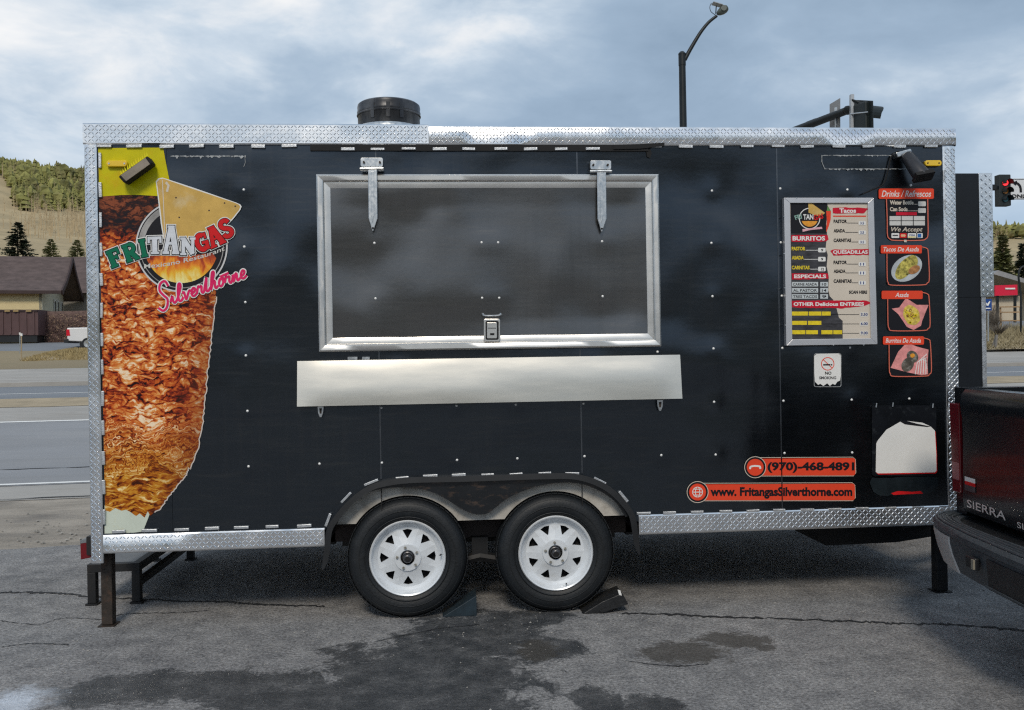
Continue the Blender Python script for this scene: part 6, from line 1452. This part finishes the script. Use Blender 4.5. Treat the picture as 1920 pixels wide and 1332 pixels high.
# ================================================================== dark pickup at the right edge
ta = R(5.9); tw = -Vector((math.sin(ta), math.cos(ta), 0)); tb_ = Vector((-math.cos(ta), math.sin(ta), 0))
O0 = at(1782, 728, 4.72); O0 = Vector((O0.x, O0.y, 0))
def LT(s, e, z): return O0+tw*s+tb_*e+Vector((0, 0, z))
PK = thing('pickup_truck', LT(.95, -2.6, 0), 'black pickup truck at the right edge with its tailgate and bumper showing', 'pickup truck')
WT_ = 1.92; ZTG = 1.275
def loft(name, secs, m, par, closed=True, smooth=True, caps=True):
    b = MB(); n = len(secs[0])
    for s in secs: b.v += [tuple(p) for p in s]
    for i in range(len(secs)-1):
        for k in range(n if closed else n-1): b.f.append((i*n+k, i*n+(k+1) % n, (i+1)*n+(k+1) % n, (i+1)*n+k))
    if caps and closed: b.f += [tuple(range(n)), tuple((len(secs)-1)*n+k for k in range(n))]
    return b.build(name, m, par, smooth=smooth)
# tailgate: outward face gently shaped, rounded top, recessed lower band
tgp = [(-.075, ZTG-.03), (-.055, ZTG-.008), (-.03, ZTG), (.0, ZTG-.006), (.020, ZTG-.03), (.030, ZTG-.08), (.026, ZTG-.12), (.018, ZTG-.16), (.016, 1.0), (.020, .82), (.022, .70), (.014, .64), (-.02, .62), (-.075, .62)]
loft('tailgate', [[LT(s, e+.004*math.sin((s-.12)/1.68*math.pi), z) for e, z in tgp] for s in [.165+1.59*k/16 for k in range(17)]], M['paint'], PK)
# bed sides
for s0, s1 in ((.0, .158), (WT_-.158, WT_)):
    sg_ = 1 if s0 > .5 else -1; out = s1 if s0 > .5 else s0; inn_ = s0 if s0 > .5 else s1; secs = []
    for e in (.0, -.03, -.35, -.9, -1.5, -2.02):
        sh = .0 if e < -.02 else .02
        secs.append([LT(inn_, e, .62), LT(out-sg_*.05, e, .60), LT(out-sg_*.005, e-sh, .78), LT(out+sg_*.012, e-sh, .95), LT(out-sg_*.004, e-sh, 1.12), LT(out-sg_*.02, e-sh, ZTG-.02), LT(out-sg_*.045, e, ZTG), LT(inn_, e, ZTG)])
    loft('bed_side', secs, M['paint'], PK)
MB().prism([LT(.1, -.07, .66), LT(WT_-.1, -.07, .66), LT(WT_-.1, -2.0, .66), LT(.1, -2.0, .66)], (0, 0, .03)).build('bed_floor', M['black'], PK)
MB().prism([LT(.1, -1.98, .66), LT(WT_-.1, -1.98, .66), LT(WT_-.1, -1.98, ZTG), LT(.1, -1.98, ZTG)], -tb_*.04).build('bed_front', M['paint'], PK)
# tail lights on the rear corner posts
for s0 in (.008, WT_-.118):
    tlp = [LT(s0, .012, 1.19), LT(s0+.10, .012, 1.19), LT(s0+.11, .012, .72), LT(s0+.02, .012, .72)]
    a = MB().prism(tlp, -tb_*.06).build('tail_light', M['red_lens'], PK, bevel=.006)
    MB().prism([LT(s0+.02, .0135, .88), LT(s0+.10, .0135, .88), LT(s0+.10, .0135, .79), LT(s0+.03, .0135, .79)], -tb_*.01).build('reverse_lens', mat('pale_red_lens', (.40, .16, .16), .15), a)
# bumper: plan outline, vertical section changes along it
plan = [(-.035, -.34), (-.045, -.16), (-.03, -.02), (.015, .08), (.08, .14), (.18, .18), (.30, .205), (.40, .215)]
plan = plan+[(.6, .235), (WT_/2, .245), (WT_-.6, .235)]+[(WT_-s, e) for s, e in reversed(plan)]
def bsec(s, e, i):
    ins = Vector((WT_/2-s, -.3-e)); ins.normalize(); f = min(i, len(plan)-1-i); lowz = (.50, .455, .43, .415, .40, .39, .385, .38, .38)[min(f, 8)]
    def p(d, z): return LT(s+ins.x*d, e+ins.y*d, z)
    return [p(.16, .605), p(.05, .612), p(.012, .605), p(.0, .592), p(.002, .565), p(.012, .558), p(.012, .53), p(.028, .47), p(.06, lowz+.01), p(.09, lowz), p(.16, lowz+.02)]
BP = loft('bumper', [bsec(s, e, i) for i, (s, e) in enumerate(plan)], M['bumper_pad'], PK)
# grey end caps over the bumper corners
for rev in (0, 1):
    pl = plan[:8] if not rev else list(reversed(plan))[:8]; secs = []
    for i, (s, e) in enumerate(pl):
        q = bsec(s, e, i); ins = (LT(WT_/2, -.3, .5)-LT(s, e, .5)).normalized(); secs.append([q[5]-ins*.008, q[6]-ins*.008, q[7]-ins*.008, q[8]-ins*.008+Vector((0, 0, -.004)), q[8]+ins*.03, q[5]+ins*.03])
    loft('end_cap', secs, M['bumper_grey'], BP)
for k in range(4):
    pts = []
    for s, e in plan[1:-1]:
        ins = Vector((WT_/2-s, -.3-e)); ins.normalize(); d = .03+.028*k; pts.append(LT(s+ins.x*d, e+ins.y*d, .612))
    MB().tube(pts, .006, 6).build('tread_ridge', M['bumper_pad'], BP, smooth=True)
# step pocket with ridges and licence lamp recess
MB().prism([LT(.82, .240, .545), LT(1.30, .244, .545), LT(1.30, .252, .42), LT(.86, .250, .42)], -tb_*.05).build('step_recess', M['black'], BP)
for k in range(4): MB().bar(LT(.84, .254-.01*k, .43+.012*k), LT(1.28, .256-.01*k, .43+.012*k), .006, .008).build('step_rib', M['bumper_pad'], BP)
c = LT(.70, .240, .50); MB().obox(c, tw*.045, tb_*.012, (0, 0, .028)).build('plate_lamp', M['black'], BP, bevel=.006); MB().obox(LT(.733, .251, .50), tw*.010, tb_*.008, (0, 0, .022)).build('lamp_lens', mat('lamp_lens_dull', (.26, .24, .19), .3), BP)
MB().prism([LT(.06, .10, .47), LT(WT_-.06, .10, .47), LT(WT_-.06, -.12, .47), LT(.06, -.12, .47)], (0, 0, .125)).build('bumper_filler', M['black'], PK)
# lettering and sticker on the tailgate
def TG(x, y, o=0.0): return LT(x, .0262+o, y)
def tgtext(s, x0, x1, z0, z1, m, nm='badge_lettering'):
    v, f = glyphs(s, .008); b = MB(); b.add([TG(x0+(x1-x0)*a, z0+(z1-z0)*c) for a, c in v], f); o = b.build(nm, m, PK, fix=False); return o
tgtext('SIERRA', .215, .585, .668, .708, M['chrome']); tgtext('SLE', .68, .80, .655, .682, M['chrome'])
for (z0, z1, m) in ((.80, .822, 'white'), (.782, .80, 'redl'), (.752, .782, 'slate')): MB().prism([TG(.195, z0), TG(.30, z0), TG(.30, z1), TG(.195, z1)], -tb_*.001).build('dealer_sticker', M[m], PK)
# cab, wheels, undersides
cabp = [(-2.06, .62), (-2.06, 1.28), (-2.20, 1.80), (-2.5, 1.86), (-3.5, 1.84), (-4.15, 1.25), (-5.45, 1.12), (-5.6, .62), (-5.3, .50), (-2.3, .50)]
MB().prism([LT(.03, e, z) for e, z in cabp], tw*(WT_-.06)).build('cab', M['paint'], PK, bevel=.05)
MB().prism([LT(.02, e, z) for e, z in ((-2.28, 1.34), (-2.40, 1.74), (-3.42, 1.74), (-3.92, 1.34))], tw*(WT_-.04)).build('side_window', M['glass'], PK)
MB().prism([LT(.25, -2.075, 1.36), LT(WT_-.25, -2.075, 1.36), LT(WT_-.3, -2.185, 1.76), LT(.3, -2.185, 1.76)], tb_*.02).build('rear_window', M['glass'], PK)
for e in (-1.15, -4.65):
    for s in (.0, WT_-.24):
        c = LT(s, e, .385); b = MB(); prof_ = [(.22, .02), (.30, .0), (.36, .02), (.385, .06), (.385, .18), (.36, .22), (.30, .24), (.22, .22)]; n = 36
        for r_, h in prof_:
            for k in range(n): a = 2*math.pi*k/n; b.v.append(tuple(c+tw*h-tb_*r_*math.cos(a)+Vector((0, 0, r_*math.sin(a)))))
        for i in range(len(prof_)):
            j = (i+1) % len(prof_)
            for k in range(n): b.f.append((i*n+k, i*n+(k+1) % n, j*n+(k+1) % n, j*n+k))
        w = b.build('wheel', M['rubber'], PK, smooth=True); b = MB()
        for h in (.05, .19):
            o_ = len(b.v); b.v += [tuple(c+tw*h-tb_*.23*math.cos(2*math.pi*k/24)+Vector((0, 0, .23*math.sin(2*math.pi*k/24)))) for k in range(24)]; b.f.append(tuple(range(o_, o_+24)))
        b.build('rim', M['galv'], w)
MB().prism([LT(.35, -.1, .50), LT(WT_-.35, -.1, .50), LT(WT_-.35, -5.0, .50), LT(.35, -5.0, .50)], (0, 0, .12)).build('chassis', M['frame_black'], PK)
